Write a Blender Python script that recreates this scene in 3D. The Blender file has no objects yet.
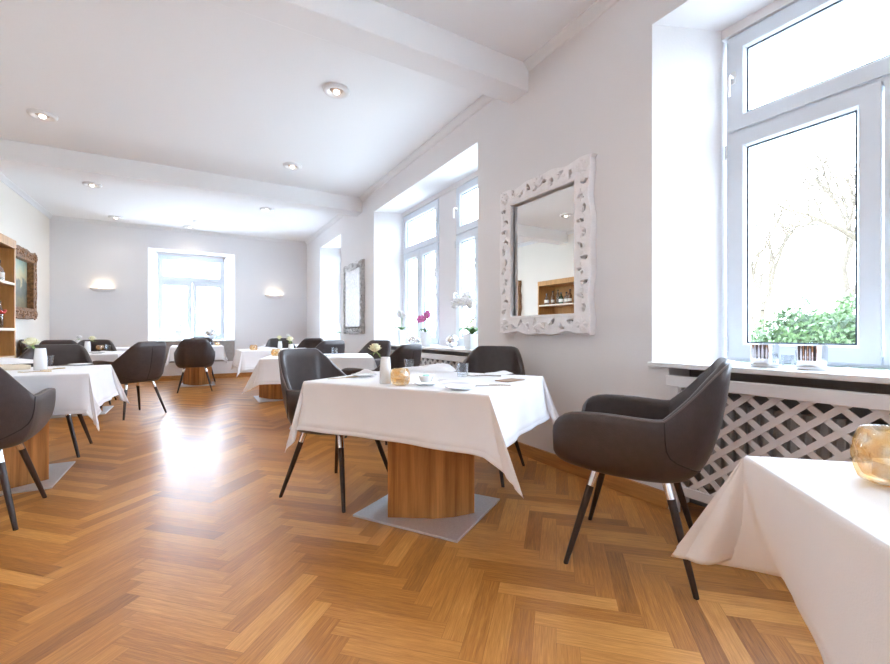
import bpy, bmesh, math, random
from mathutils import Vector, Matrix
R = random.Random(7)
S = bpy.context.scene
C = S.collection
PI = math.pi
# ------------------------------------------------------------------ camera
YAW = math.atan(250/427.0)
cam = bpy.data.cameras.new('camera'); cam.sensor_width = 36; cam.lens = 427/890*36; cam.clip_start = .02
co = bpy.data.objects.new('camera', cam); C.objects.link(co)
co.location = (0, 0, 1); co.rotation_euler = (PI/2, 0, -YAW); S.camera = co
sY, cY = math.sin(YAW), math.cos(YAW)
def at(px, py, z):
    """where the line of sight through a picture point meets the level z"""
    t = (px-445)/427; u = (332-py)/427
    k = (z-1)/u
    return ((sY+t*cY)*k, (cY-t*sY)*k, z)
# ------------------------------------------------------------------ materials
def nd(nt, t, **k):
    n = nt.nodes.new(t)
    for a, b in k.items():
        if a in n.inputs: n.inputs[a].default_value = b
        else: setattr(n, a, b)
    return n
def mat(name, col, rough=.5, metal=0, noise=0, nscale=20, bump=0, bscale=60, spec=.5, coat=0, sheen=0, emit=None, es=0, trans=0):
    m = bpy.data.materials.new(name); m.use_nodes = True; nt = m.node_tree
    p = nt.nodes['Principled BSDF']
    c = (*col, 1)
    p.inputs['Base Color'].default_value = c; p.inputs['Roughness'].default_value = rough
    p.inputs['Metallic'].default_value = metal; p.inputs['Specular IOR Level'].default_value = spec
    p.inputs['Coat Weight'].default_value = coat; p.inputs['Sheen Weight'].default_value = sheen
    p.inputs['Transmission Weight'].default_value = trans
    if emit: p.inputs['Emission Color'].default_value = (*emit, 1); p.inputs['Emission Strength'].default_value = es
    tc = nd(nt, 'ShaderNodeTexCoord')
    if noise:
        n = nd(nt, 'ShaderNodeTexNoise', Scale=nscale, Detail=4.0); nt.links.new(tc.outputs['Object'], n.inputs['Vector'])
        r = nd(nt, 'ShaderNodeValToRGB')
        r.color_ramp.elements[0].position = .3; r.color_ramp.elements[1].position = .7
        r.color_ramp.elements[0].color = (*[x*(1-noise) for x in col], 1); r.color_ramp.elements[1].color = (*[min(1, x*(1+noise)) for x in col], 1)
        nt.links.new(n.outputs['Fac'], r.inputs['Fac']); nt.links.new(r.outputs['Color'], p.inputs['Base Color'])
    if bump:
        n = nd(nt, 'ShaderNodeTexNoise', Scale=bscale, Detail=3.0); nt.links.new(tc.outputs['Object'], n.inputs['Vector'])
        b = nd(nt, 'ShaderNodeBump', Strength=bump, Distance=.01); nt.links.new(n.outputs['Fac'], b.inputs['Height'])
        nt.links.new(b.outputs['Normal'], p.inputs['Normal'])
    return m
def glass_mat(name, tint=(1, 1, 1), gl=.08, body=0):
    m = bpy.data.materials.new(name); m.use_nodes = True; nt = m.node_tree; nt.nodes.clear()
    o = nd(nt, 'ShaderNodeOutputMaterial'); t = nd(nt, 'ShaderNodeBsdfTransparent'); t.inputs[0].default_value = (*tint, 1)
    g = nd(nt, 'ShaderNodeBsdfGlossy', Roughness=.02); mx = nd(nt, 'ShaderNodeMixShader')
    f = nd(nt, 'ShaderNodeLayerWeight', Blend=.35)
    mp = nd(nt, 'ShaderNodeMath', operation='MULTIPLY'); mp.inputs[1].default_value = gl*6
    ad = nd(nt, 'ShaderNodeMath', operation='ADD', use_clamp=True); ad.inputs[1].default_value = gl*.4
    nt.links.new(f.outputs['Facing'], mp.inputs[0]); nt.links.new(mp.outputs[0], ad.inputs[0])
    nt.links.new(ad.outputs[0], mx.inputs[0]); nt.links.new(t.outputs[0], mx.inputs[1]); nt.links.new(g.outputs[0], mx.inputs[2])
    nt.links.new(mx.outputs[0], o.inputs[0])
    return m
def wood_mat(name, c1, c2, scale=(1, 1, 12), rough=.4, coat=0, rnd=False):
    """long grain along the object's own long axis"""
    m = bpy.data.materials.new(name); m.use_nodes = True; nt = m.node_tree; p = nt.nodes['Principled BSDF']
    p.inputs['Roughness'].default_value = rough; p.inputs['Coat Weight'].default_value = coat; p.inputs['Coat Roughness'].default_value = .2
    tc = nd(nt, 'ShaderNodeTexCoord'); mp = nd(nt, 'ShaderNodeMapping'); mp.inputs['Scale'].default_value = scale
    n = nd(nt, 'ShaderNodeTexNoise', Scale=1.0, Detail=6.0, Roughness=.6, Distortion=.4)
    nt.links.new(tc.outputs['Object'], mp.inputs[0]); nt.links.new(mp.outputs[0], n.inputs['Vector'])
    r = nd(nt, 'ShaderNodeValToRGB'); r.color_ramp.elements[0].position = .32; r.color_ramp.elements[1].position = .68
    r.color_ramp.elements[0].color = (*c1, 1); r.color_ramp.elements[1].color = (*c2, 1)
    nt.links.new(n.outputs['Fac'], r.inputs['Fac']); nt.links.new(r.outputs['Color'], p.inputs['Base Color'])
    return m
def parquet_mat():
    m = bpy.data.materials.new('oak_parquet'); m.use_nodes = True; nt = m.node_tree; p = nt.nodes['Principled BSDF']; L = nt.links.new
    uv = nd(nt, 'ShaderNodeUVMap', uv_map='grain'); at_ = nd(nt, 'ShaderNodeAttribute', attribute_name='tone')
    mp = nd(nt, 'ShaderNodeMapping'); mp.inputs['Scale'].default_value = (5, 110, 1); L(uv.outputs[0], mp.inputs[0])
    n = nd(nt, 'ShaderNodeTexNoise', Scale=1.0, Detail=6.0, Roughness=.65, Distortion=.5); L(mp.outputs[0], n.inputs['Vector'])
    mp2 = nd(nt, 'ShaderNodeMapping'); mp2.inputs['Scale'].default_value = (14, 420, 1); L(uv.outputs[0], mp2.inputs[0])
    n2 = nd(nt, 'ShaderNodeTexNoise', Scale=1.0, Detail=3.0); L(mp2.outputs[0], n2.inputs['Vector'])
    r = nd(nt, 'ShaderNodeValToRGB'); e = r.color_ramp.elements
    e[0].position = 0; e[0].color = (.215, .078, .020, 1); e[1].position = 1; e[1].color = (.76, .375, .105, 1)
    k = e.new(.5); k.color = (.49, .198, .043, 1)
    a1 = nd(nt, 'ShaderNodeMath', operation='MULTIPLY_ADD'); a1.inputs[1].default_value = .95; L(n.outputs['Fac'], a1.inputs[0])
    s1 = nd(nt, 'ShaderNodeMath', operation='MULTIPLY'); s1.inputs[1].default_value = .55; L(at_.outputs['Fac'], s1.inputs[0])
    s2 = nd(nt, 'ShaderNodeMath', operation='MULTIPLY_ADD'); s2.inputs[1].default_value = .7; s2.inputs[2].default_value = -.58; L(n2.outputs['Fac'], s2.inputs[0])
    s3 = nd(nt, 'ShaderNodeMath', operation='ADD'); L(s1.outputs[0], s3.inputs[0]); L(s2.outputs[0], s3.inputs[1])
    L(s3.outputs[0], a1.inputs[2]); L(a1.outputs[0], r.inputs['Fac']); L(r.outputs['Color'], p.inputs['Base Color'])
    rr = nd(nt, 'ShaderNodeMapRange'); rr.inputs['To Min'].default_value = .28; rr.inputs['To Max'].default_value = .48; L(n.outputs['Fac'], rr.inputs['Value']); L(rr.outputs[0], p.inputs['Roughness'])
    p.inputs['Coat Weight'].default_value = .15; p.inputs['Coat Roughness'].default_value = .22
    b = nd(nt, 'ShaderNodeBump', Strength=.12, Distance=.004); L(n2.outputs['Fac'], b.inputs['Height']); L(b.outputs['Normal'], p.inputs['Normal'])
    return m
M = dict(
 wall=mat('wall_paint', (.80, .782, .788), .75, bump=.08, bscale=90),
 warmwall=mat('left_wall_paint', (.85, .795, .72), .75, bump=.08, bscale=90),
 ceil=mat('ceiling_paint', (.91, .915, .93), .8, bump=.05, bscale=60),
 trim=mat('white_trim', (.82, .82, .83), .5, bump=.02),
 upvc=mat('window_plastic', (.74, .80, .87), .3, noise=.01),
 seal=mat('rubber_seal', (.05, .07, .10), .6, noise=.1),
 marble=mat('marble_sill', (.80, .80, .80), .25, noise=.1, nscale=9),
 lattice=mat('lacquered_white', (.80, .78, .79), .45, bump=.03),
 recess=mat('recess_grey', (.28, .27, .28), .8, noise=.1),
 radi=mat('radiator_enamel', (.42, .41, .42), .5, noise=.05),
 taupe=mat('taupe_panel', (.36, .33, .31), .7, noise=.08),
 leather=mat('brown_leather', (.048, .035, .034), .38, noise=.12, nscale=30, bump=.12, bscale=180, spec=.55),
 seam=mat('seam_thread', (.02, .015, .014), .7, noise=.1),
 piping=mat('edge_piping', (.14, .11, .10), .4, noise=.1),
 chrome=mat('chrome', (.80, .80, .82), .10, 1, noise=.03),
 legw=wood_mat('dark_stained_wood', (.020, .012, .010), (.050, .028, .022), (60, 60, 4), .35),
 linen=mat('white_linen', (.86, .85, .87), .75, noise=.015, nscale=6, bump=.12, bscale=420, sheen=.2),
 napkin=mat('napkin_linen', (.86, .86, .88), .75, noise=.02, bump=.2, bscale=200),
 oak=wood_mat('pedestal_wood', (.30, .105, .025), (.68, .31, .095), (22, 22, 1.2), .45),
 steel=mat('brushed_steel', (.74, .75, .77), .45, .85, noise=.06, nscale=120),
 base=wood_mat('baseboard_wood', (.38, .165, .05), (.58, .28, .09), (14, 3, 40), .4),
 shelfw=wood_mat('shelf_wood', (.44, .215, .070), (.60, .32, .11), (20, 20, 2), .45),
 shelfedge=mat('shelf_edge', (.80, .70, .55), .5, noise=.05),
 porcelain=mat('white_porcelain', (.82, .83, .84), .22, noise=.01, coat=.3),
 petal=mat('cream_petal', (.88, .86, .62), .6, noise=.06),
 wpetal=mat('white_petal', (.88, .87, .88), .6, noise=.04),
 ppetal=mat('pink_petal', (.66, .16, .42), .6, noise=.2, nscale=40),
 leaf=mat('green_leaf', (.10, .24, .07), .45, noise=.3, nscale=12),
 stem=mat('green_stem', (.26, .40, .12), .5, noise=.2),
 glass=glass_mat('drinking_glass', (.93, .95, .97), .10),
 pane=glass_mat('window_glass', (.97, .985, 1), .04),
 cutlery=mat('polished_cutlery', (.42, .38, .34), .18, 1, noise=.1),
 goldc=mat('golden_cutlery', (.62, .45, .24), .25, 1, noise=.1),
 brass=mat('brown_menu', (.36, .24, .16), .5, noise=.15),
 mirror=mat('mirror_glass', (.93, .93, .91), .01, 1, noise=.004),
 carved=mat('white_carved_frame', (.90, .88, .89), .4, noise=.03, bump=.05, bscale=80),
 gapshade=mat('painted_gap_shade', (.10, .09, .09), .9, noise=.1),  # dark colour standing in for shade in the frame openings
 silverf=mat('antique_silver_frame', (.50, .48, .47), .4, .3, noise=.25, nscale=30),
 goldf=mat('old_gold_frame', (.24, .12, .055), .4, .5, noise=.5, nscale=26),
 plaster=mat('sconce_plaster', (.85, .83, .83), .6, noise=.02),
 bulb=mat('lamp_bulb', (1, .95, .88), .5, noise=.0, emit=(1, .90, .78), es=3),
 bronze=mat('lamp_reflector', (.55, .42, .34), .35, .6, noise=.1),
 amber=None, lawn=mat('pale_bounce_ground', (.55, .55, .50), .9, noise=.12, nscale=2),  # outside ground made pale to bounce daylight up onto the ceiling
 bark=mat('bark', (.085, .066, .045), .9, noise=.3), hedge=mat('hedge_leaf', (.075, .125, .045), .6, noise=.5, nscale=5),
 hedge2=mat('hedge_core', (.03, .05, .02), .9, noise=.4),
 stone=mat('outside_render', (.75, .74, .72), .9, noise=.05),
 bottle_clear=glass_mat('clear_bottle', (.80, .84, .88), .14), bottle_brown=mat('brown_bottle', (.20, .09, .04), .1, noise=.1, coat=.5),
 bottle_green=mat('dark_green_bottle', (.05, .10, .05), .1, noise=.1, coat=.5), labelw=mat('paper_label', (.78, .75, .68), .7, noise=.05),
 ribbon=mat('red_ribbon', (.62, .06, .04), .5, noise=.1), cork=mat('bottle_cap', (.12, .08, .07), .5, noise=.1),
 teal=mat('mint_item', (.30, .62, .48), .5, noise=.1), wax=mat('candle_wax', (.90, .88, .82), .5, noise=.02),
)
def amber_mat():
    m = bpy.data.materials.new('amber_glass'); m.use_nodes = True; nt = m.node_tree; nt.nodes.clear(); L = nt.links.new
    o = nd(nt, 'ShaderNodeOutputMaterial'); tc = nd(nt, 'ShaderNodeTexCoord')
    v = nd(nt, 'ShaderNodeTexVoronoi', Scale=38.0); L(tc.outputs['Object'], v.inputs['Vector'])
    r = nd(nt, 'ShaderNodeValToRGB'); r.color_ramp.elements[0].color = (1, .97, .92, 1); r.color_ramp.elements[0].position = .22; r.color_ramp.elements[1].color = (.97, .76, .44, 1); r.color_ramp.elements[1].position = .62
    L(v.outputs['Distance'], r.inputs['Fac'])
    t = nd(nt, 'ShaderNodeBsdfTransparent'); L(r.outputs['Color'], t.inputs[0])
    g = nd(nt, 'ShaderNodeBsdfGlossy', Roughness=.08); d = nd(nt, 'ShaderNodeBsdfTranslucent'); L(r.outputs['Color'], d.inputs[0])
    df = nd(nt, 'ShaderNodeBsdfDiffuse'); L(r.outputs['Color'], df.inputs[0])
    m0 = nd(nt, 'ShaderNodeMixShader'); m0.inputs[0].default_value = .5; L(d.outputs[0], m0.inputs[1]); L(df.outputs[0], m0.inputs[2])
    m1 = nd(nt, 'ShaderNodeMixShader'); m1.inputs[0].default_value = .18; L(t.outputs[0], m1.inputs[1]); L(m0.outputs[0], m1.inputs[2])
    m2 = nd(nt, 'ShaderNodeMixShader'); m2.inputs[0].default_value = .16; L(m1.outputs[0], m2.inputs[1]); L(g.outputs[0], m2.inputs[2])
    L(m2.outputs[0], o.inputs[0]); return m
M['amber'] = amber_mat()
M['parquet'] = parquet_mat()
# ------------------------------------------------------------------ mesh helpers
class MB:
    def __init__(s): s.v = []; s.f = []
    def add(s, vs, fs, mtx=None):
        o = len(s.v)
        s.v += [tuple(mtx @ Vector(p)) if mtx else tuple(p) for p in vs]
        s.f += [tuple(i+o for i in f) for f in fs]; return s
    def box(s, x0, x1, y0, y1, z0, z1, mtx=None):
        vs = [(x0,y0,z0),(x1,y0,z0),(x1,y1,z0),(x0,y1,z0),(x0,y0,z1),(x1,y0,z1),(x1,y1,z1),(x0,y1,z1)]
        return s.add(vs, [(0,3,2,1),(4,5,6,7),(0,1,5,4),(1,2,6,5),(2,3,7,6),(3,0,4,7)], mtx)
    def prism(s, pts, z0, z1, mtx=None):
        n = len(pts)
        return s.add([(x,y,z0) for x,y in pts]+[(x,y,z1) for x,y in pts],
            [tuple(range(n-1,-1,-1)), tuple(range(n,2*n))]+[(i,(i+1)%n,n+(i+1)%n,n+i) for i in range(n)], mtx)
    def tube(s, pts, rad, n=8, cap=True, flat=1.0):
        pts = [Vector(p) for p in pts]; rads = rad if isinstance(rad, (list, tuple)) else [rad]*len(pts)
        o = len(s.v); up = Vector((0,0,1)); prev = None
        for i, p in enumerate(pts):
            d = (pts[min(i+1,len(pts)-1)]-pts[max(i-1,0)]).normalized()
            if prev is None:
                a = up.cross(d)
                if a.length < 1e-3: a = Vector((1,0,0)).cross(d)
            else:
                a = prev - d*prev.dot(d)
                if a.length < 1e-5: a = d.orthogonal()
            a.normalize(); b = d.cross(a); prev = a
            for k in range(n):
                t = 2*PI*k/n; s.v.append(tuple(p+a*rads[i]*math.cos(t)+b*rads[i]*flat*math.sin(t)))
        for i in range(len(pts)-1):
            for k in range(n):
                s.f.append((o+i*n+k, o+i*n+(k+1)%n, o+(i+1)*n+(k+1)%n, o+(i+1)*n+k))
        if cap:
            s.f.append(tuple(o+k for k in range(n-1,-1,-1))); e = o+(len(pts)-1)*n; s.f.append(tuple(e+k for k in range(n)))
        return s
    def lathe(s, prof, n=24, c=(0,0,0), sx=1, sy=1, fn=None):
        o = len(s.v)
        for j, (r, z) in enumerate(prof):
            for k in range(n):
                t = 2*PI*k/n; rr = r*(fn(t, z) if fn else 1)
                s.v.append((c[0]+rr*sx*math.cos(t), c[1]+rr*sy*math.sin(t), c[2]+z))
        for j in range(len(prof)-1):
            for k in range(n):
                s.f.append((o+j*n+k, o+j*n+(k+1)%n, o+(j+1)*n+(k+1)%n, o+(j+1)*n+k))
        s.f.append(tuple(o+k for k in range(n-1,-1,-1))); e = o+(len(prof)-1)*n; s.f.append(tuple(e+k for k in range(n)))
        return s
    def grid(s, P, close=False):
        o = len(s.v); n = len(P); m = len(P[0])
        for row in P: s.v += [tuple(p) for p in row]
        for i in range(n-1):
            for j in range(m if close else m-1):
                s.f.append((o+i*m+j, o+i*m+(j+1)%m, o+(i+1)*m+(j+1)%m, o+(i+1)*m+j))
        return s
    def mesh(s, name, smooth=None, merge=0):
        me = bpy.data.meshes.new(name); me.from_pydata(s.v, [], s.f); me.validate()
        if merge or True:
            bm = bmesh.new(); bm.from_mesh(me)
            if merge: bmesh.ops.remove_doubles(bm, verts=bm.verts, dist=merge)
            bmesh.ops.recalc_face_normals(bm, faces=bm.faces); bm.to_mesh(me); bm.free()
        if smooth is not None:
            me.polygons.foreach_set('use_smooth', [True]*len(me.polygons))
            if smooth < 180:
                me.set_sharp_from_angle(angle=math.radians(smooth))
        return me
    def obj(s, name, m, parent=None, smooth=None, bevel=0, merge=0, loc=None, rz=0, solid=0):
        me = s.mesh(name, smooth, merge); me.materials.append(M[m] if isinstance(m, str) else m)
        o = bpy.data.objects.new(name, me); C.objects.link(o)
        if parent: o.parent = parent
        if loc: o.location = loc
        o.rotation_euler.z = rz
        if solid:
            d = o.modifiers.new('thickness', 'SOLIDIFY'); d.thickness = solid; d.offset = 0
        if bevel:
            b = o.modifiers.new('bevel', 'BEVEL'); b.width = bevel; b.segments = 2; b.limit_method = 'ANGLE'; b.angle_limit = .7
            me.polygons.foreach_set('use_smooth', [True]*len(me.polygons)); me.set_sharp_from_angle(angle=.6)
        return o
def thing(name, label, cat, loc=(0,0,0), rz=0, group=None):
    o = bpy.data.objects.new(name, None); C.objects.link(o); o.location = loc; o.rotation_euler.z = rz; o.empty_display_size = .1
    o['label'] = label; o['category'] = cat
    if group: o['group'] = group
    return o
def tag(o, label, cat, group=None, kind=None):
    if label: o['label'] = label
    if cat: o['category'] = cat
    if group: o['group'] = group
    if kind: o['kind'] = kind
    return o
def struct(o): o['kind'] = 'structure'; return o
def kids(o): return [c for c in bpy.data.objects if c.parent == o]
def dup(root, loc, rz, label, group=None, parent=None):
    def rec(o, p):
        c = o.copy(); C.objects.link(c)
        if p: c.parent = p
        for ch in children.get(o.name, ()): rec(ch, c)
        return c
    children = {}
    stack = [root]
    while stack:
        o = stack.pop(); ks = kids(o); children[o.name] = ks; stack += ks
    c = rec(root, None); c.location = loc; c.rotation_euler.z = rz; c['label'] = label
    if group: c['group'] = group
    return c
# ------------------------------------------------------------------ room shell
XR, XL, YB, YF, ZC = 2.31, -2.32, 10.5, -3.2, 3.15
# floor: herringbone planks, laid one by one, in a single surface
def clip(poly, f):
    out = []
    for i in range(len(poly)):
        a, b = poly[i], poly[(i+1)%len(poly)]; fa, fb = f(a), f(b)
        if fa >= 0: out.append(a)
        if fa*fb < 0:
            t = fa/(fa-fb); out.append(tuple(a[k]+(b[k]-a[k])*t for k in range(len(a))))
    return out
def build_floor():
    W = .0725; L = 6; q = 1/math.sqrt(2); vs = []; fs = []; tones = []; uvs = []
    x0, y0 = .130, .03; rf = random.Random(3)
    bx = (XL, 2.60, YF, 10.75)
    for k in range(-260, 330):
        for m_ in range(-14, 14):
            for hv in (0, 1):
                if hv == 0: a, b, c, d = k+2*L*m_, k, k+L+2*L*m_, k+1
                else: a, b, c, d = k+L+2*L*m_, k-L+1, k+L+1+2*L*m_, k+1
                cx, cy = (a+c)/2*W, (b+d)/2*W; X_ = (cx-cy)*q+x0; Y_ = (cx+cy)*q+y0
                if not (bx[0]-.4 < X_ < bx[1]+.4 and bx[2]-.4 < Y_ < bx[3]+.4): continue
                g = .0006; A = a*W+g; B = b*W+g; Cc = c*W-g; D = d*W-g
                ou, ov = rf.random()*40, rf.random()*40
                poly = []
                for (X, Y) in ((A,B),(Cc,B),(Cc,D),(A,D)):
                    u, v = (X, Y) if hv == 0 else (Y, X)
                    poly.append(((X-Y)*q+x0, (X+Y)*q+y0, u+ou, v+ov))
                for f in (lambda p: p[0]-bx[0], lambda p: bx[1]-p[0], lambda p: p[1]-bx[2], lambda p: bx[3]-p[1]):
                    poly = clip(poly, f)
                    if len(poly) < 3: break
                if len(poly) < 3: continue
                o = len(vs); t = min(1, max(0, rf.gauss(.5, .27)))
                for p in poly: vs.append((p[0], p[1], 0)); uvs.append((p[2], p[3])); tones.append(t)
                fs.append(tuple(range(o, o+len(poly))))
    nv = len(vs)
    vs += [(bx[0],bx[2],-.0012),(bx[1],bx[2],-.0012),(bx[1],bx[3],-.0012),(bx[0],bx[3],-.0012),
           (bx[0],bx[2],-.1),(bx[1],bx[2],-.1),(bx[1],bx[3],-.1),(bx[0],bx[3],-.1)]
    fs += [tuple(nv+i for i in f) for f in ((0,1,2,3),(4,7,6,5),(0,4,5,1),(1,5,6,2),(2,6,7,3),(3,7,4,0))]
    me = bpy.data.meshes.new('floor'); me.from_pydata(vs, [], fs)
    ul = me.uv_layers.new(name='grain'); ta = me.attributes.new('tone', 'FLOAT', 'POINT')
    ta.data.foreach_set('value', tones+[.0]*8)
    uvs += [(0, 0)]*8
    for lp in me.loops: ul.data[lp.index].uv = uvs[lp.vertex_index]
    me.materials.append(M['parquet']); o = bpy.data.objects.new('floor', me); C.objects.link(o); struct(o)
build_floor()
struct(MB().box(XL-.2, 2.9, YF-.2, 11.1, ZC, ZC+.15).obj('ceiling', 'ceil'))
# right wall: niches (outer y0,y1 on the room side, inner y0,y1 at the window)
NT = 2.80; SILL = .80
niches = [(-3.0, -1.1, -2.86, -1.24), (-.22, 1.545, -.02, 1.37), (3.33, 6.047, 3.40, 5.93), (7.72, 9.243, 7.86, 9.13)]
XI, XO = 2.72, 2.88
stubs = {-3.0: [(-3.0, -2.9), (-1.2, -1.1)], -.22: [(-.22, -.165), (1.441, 1.545)], 3.33: [(3.33, 3.396), (5.984, 6.047)], 7.72: [(7.72, 7.795), (9.165, 9.243)]}
w = MB()
prev = (YF, YF)
for (a, b, c, d) in niches:
    w.prism([(XR, prev[0]), (XI, prev[1]), (XO, prev[1]), (XO, c), (XI, c), (XR, a)], 0, ZC)
    w.prism([(XR, a), (XI, c), (XO, c), (XO, d), (XI, d), (XR, b)], NT, ZC)
    w.prism([(XR+.21, a+.05), (XO, a+.05), (XO, b-.05), (XR+.21, b-.05)], 0, SILL)
    for u0, u1 in stubs[a]: w.box(XR, XR+.215, u0, u1, 0, SILL)
    prev = (b, d)
w.prism([(XR, prev[0]), (XI, prev[1]), (XO, prev[1]), (XO, YB+.5), (XI, YB+.5), (XR, YB+.5)], 0, ZC)
w.prism([(XI+.012, 4.405), (XO, 4.405), (XO, 4.815), (XI+.012, 4.815)], SILL, NT)
struct(w.obj('wall_right', 'wall'))
struct(MB().box(XL-.2, XL, YF-.2, YB+.5, 0, ZC).obj('wall_left', 'warmwall'))
struct(MB().box(XL-.2, 2.9, YF-.2, YF, 0, ZC).obj('wall_front', 'wall'))
w = MB(); bn = (-.82, .764, -.70, .60)
def yprism(mb, pts, z0, z1): mb.prism(pts, z0, z1)
w.prism([(XL, YB), (bn[0], YB), (bn[2], YB+.43), (bn[2], YB+.58), (XL, YB+.58)], 0, ZC)
w.prism([(bn[1], YB), (XR, YB), (XR, YB+.58), (bn[3], YB+.58), (bn[3], YB+.43)], 0, ZC)
w.prism([(bn[0], YB), (bn[1], YB), (bn[3], YB+.43), (bn[3], YB+.58), (bn[2], YB+.58), (bn[2], YB+.43)], 2.71, ZC)
w.prism([(bn[0]+.02, YB+.21), (bn[1]-.02, YB+.21), (bn[3], YB+.58), (bn[2], YB+.58)], 0, SILL)
w.box(bn[0], bn[1], YB+.005, YB+.21, 0, .36)
struct(w.obj('wall_back', 'wall'))
# ceiling beams
for n_, (a, b, z) in enumerate(((2.615, 2.845, 2.93), (6.58, 6.86, 2.915))):
    o = MB().box(XL, XR, a, b, z, ZC).obj('beam_%d' % (n_+1), 'ceil', bevel=.008); o.name = 'trim_%d' % (n_+20); struct(o)
# crown mouldings
def crown(x0, y0, x1, y1, nx, ny, name):
    prof = [(0, 0), (.058, 0), (.058, -.010), (.040, -.022), (.022, -.040), (.012, -.058), (0, -.062)]
    mb = MB(); P = []
    for (x, y) in ((x0, y0), (x1, y1)): P.append([(x+nx*a, y+ny*a, ZC+b) for a, b in prof])
    mb.grid(P, True); n = len(prof); mb.f += [tuple(range(n)), tuple(range(2*n-1, n-1, -1))]
    struct(mb.obj(name, 'trim'))
tn = 1
for (a, b) in ((YF, 2.615), (2.845, 6.58), (6.86, YB)):
    crown(XR, a, XR, b, -1, 0, 'trim_%d' % tn); crown(XL, a, XL, b, 1, 0, 'trim_%d' % (tn+1)); tn += 2
crown(XL, YB, XR, YB, 0, -1, 'trim_%d' % tn)
# baseboards
def bb(name, boxes):
    m = MB()
    for b in boxes: m.box(*b)
    struct(m.obj(name, 'base', bevel=.004))
segs = []; p = YF
for (a, b, c, d) in niches: segs.append((p, a+.03)); p = b-.1
segs.append((p, YB))
bb('baseboard_right', [(XR-.022, XR, a, b, 0, .095) for a, b in segs])
bb('baseboard_left', [(XL, XL+.022, YF, YB, 0, .095)])
bb('baseboard_back', [(XL, XR, YB-.022, YB, 0, .095)])
# ------------------------------------------------------------------ windows
# local frame: x across the window, z up, y = 0 at the room face, outward +y
def window_unit(root, x0, x1, z0, z1, zt, mtx, hinge_left=True, grip='mid'):
    """frame + transom sash + two casement sashes, panes and handles; zt = height of the transom line"""
    def ob(mb, name, m, par, **k):
        mb.v = [tuple(mtx @ Vector(v)) for v in mb.v]; return mb.obj(name, m, par, **k)
    F = .055; mb = MB()
    mb.box(x0, x1, 0, .075, z0, z0+F); mb.box(x0, x1, 0, .075, z1-F, z1); mb.box(x0, x0+F, 0, .075, z0+F, z1-F); mb.box(x1-F, x1, 0, .075, z0+F, z1-F)
    mb.box(x0+F, x1-F, 0, .075, zt-.028, zt+.028)
    ob(mb, 'window_frame', 'upvc', root, bevel=.004)
    def sash(a, b, c, d, handle=None):
        T = .078; mb = MB(); y0, y1 = -.016, .055
        O = [(a,c),(b,c),(b,d),(a,d)]; I = [(a+T,c+T),(b-T,c+T),(b-T,d-T),(a+T,d-T)]; I2 = [(a+T+.012,c+T+.012),(b-T-.012,c+T+.012),(b-T-.012,d-T-.012),(a+T+.012,d-T-.012)]
        P = [[(x, y1, z) for x, z in O], [(x, y0, z) for x, z in O], [(x, y0, z) for x, z in I], [(x, y0+.022, z) for x, z in I2], [(x, y1, z) for x, z in I2]]
        mb.grid(P, True); n = 4; e = 16
        mb.f += [(k, (k+1) % 4, e+(k+1) % 4, e+k) for k in range(4)]
        s = ob(mb, 'sash', 'upvc', root, bevel=.004)
        g = .014; i = [(a+T+g,c+T+g),(b-T-g,c+T+g),(b-T-g,d-T-g),(a+T+g,d-T-g)]; k = .005
        mb = MB(); j = [(i[0][0]+k, i[0][1]+k), (i[1][0]-k, i[1][1]+k), (i[2][0]-k, i[2][1]-k), (i[3][0]+k, i[3][1]-k)]
        h = [(I2[q][0], I2[q][1]) for q in range(4)]
        mb.grid([[(x, y0+.024, z) for x, z in h], [(x, y0+.024, z) for x, z in j], [(x, y0+.034, z) for x, z in j], [(x, y0+.034, z) for x, z in h]], True)
        mb.f += [(q, (q+1) % 4, 12+(q+1) % 4, 12+q) for q in range(4)]
        ob(mb, 'glazing_seal', 'seal', s)
        mb = MB().box(a+T+.008, b-T-.008, y0+.026, y0+.030, c+T+.008, d-T-.008)
        ob(mb, 'pane', 'pane', s)
        if handle:
            hx, hz, up = handle; mb = MB(); mb.box(hx-.014, hx+.014, y0-.008, y0, hz-.035, hz+.035)
            mb.tube([(hx, y0-.004, hz), (hx, y0-.045, hz), (hx, y0-.052, hz-.02*up), (hx, y0-.05, hz-.12*up)], [.009, .009, .010, .008], 8)
            ob(mb, 'handle', 'porcelain', s, smooth=40)
        return s
    g = .016; xm = (x0+x1)/2
    lz = zt-.006; sash(x0+g, x1-g, zt+.012, z1-g, (x0+g+.03, (zt+z1)/2+.03, 1) if hinge_left else (x1-g-.03, (zt+z1)/2, 1))
    hz_ = (z0+lz)/2+.02
    sash(x0+g, xm-.004, z0+g, lz, (x0+g+.035, hz_-.05, 1) if grip == 'left' else None); sash(xm+.004, x1-g, z0+g, lz, {'mid': (xm+.045, hz_, 1), 'right': (x1-g-.035, hz_-.05, 1)}.get(grip))
    # hinges on the left jamb
    for hz in (z0+.10, lz-.10):
        ob(MB().tube([(x0+.010, -.024, hz-.04), (x0+.010, -.024, hz+.04)], .007, 8), 'hinge', 'porcelain', root, smooth=40)
def sill_slab(root, pts, z0, z1):
    MB().prism(pts, z0, z1).obj('window_sill', 'marble', root, bevel=.004)
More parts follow.
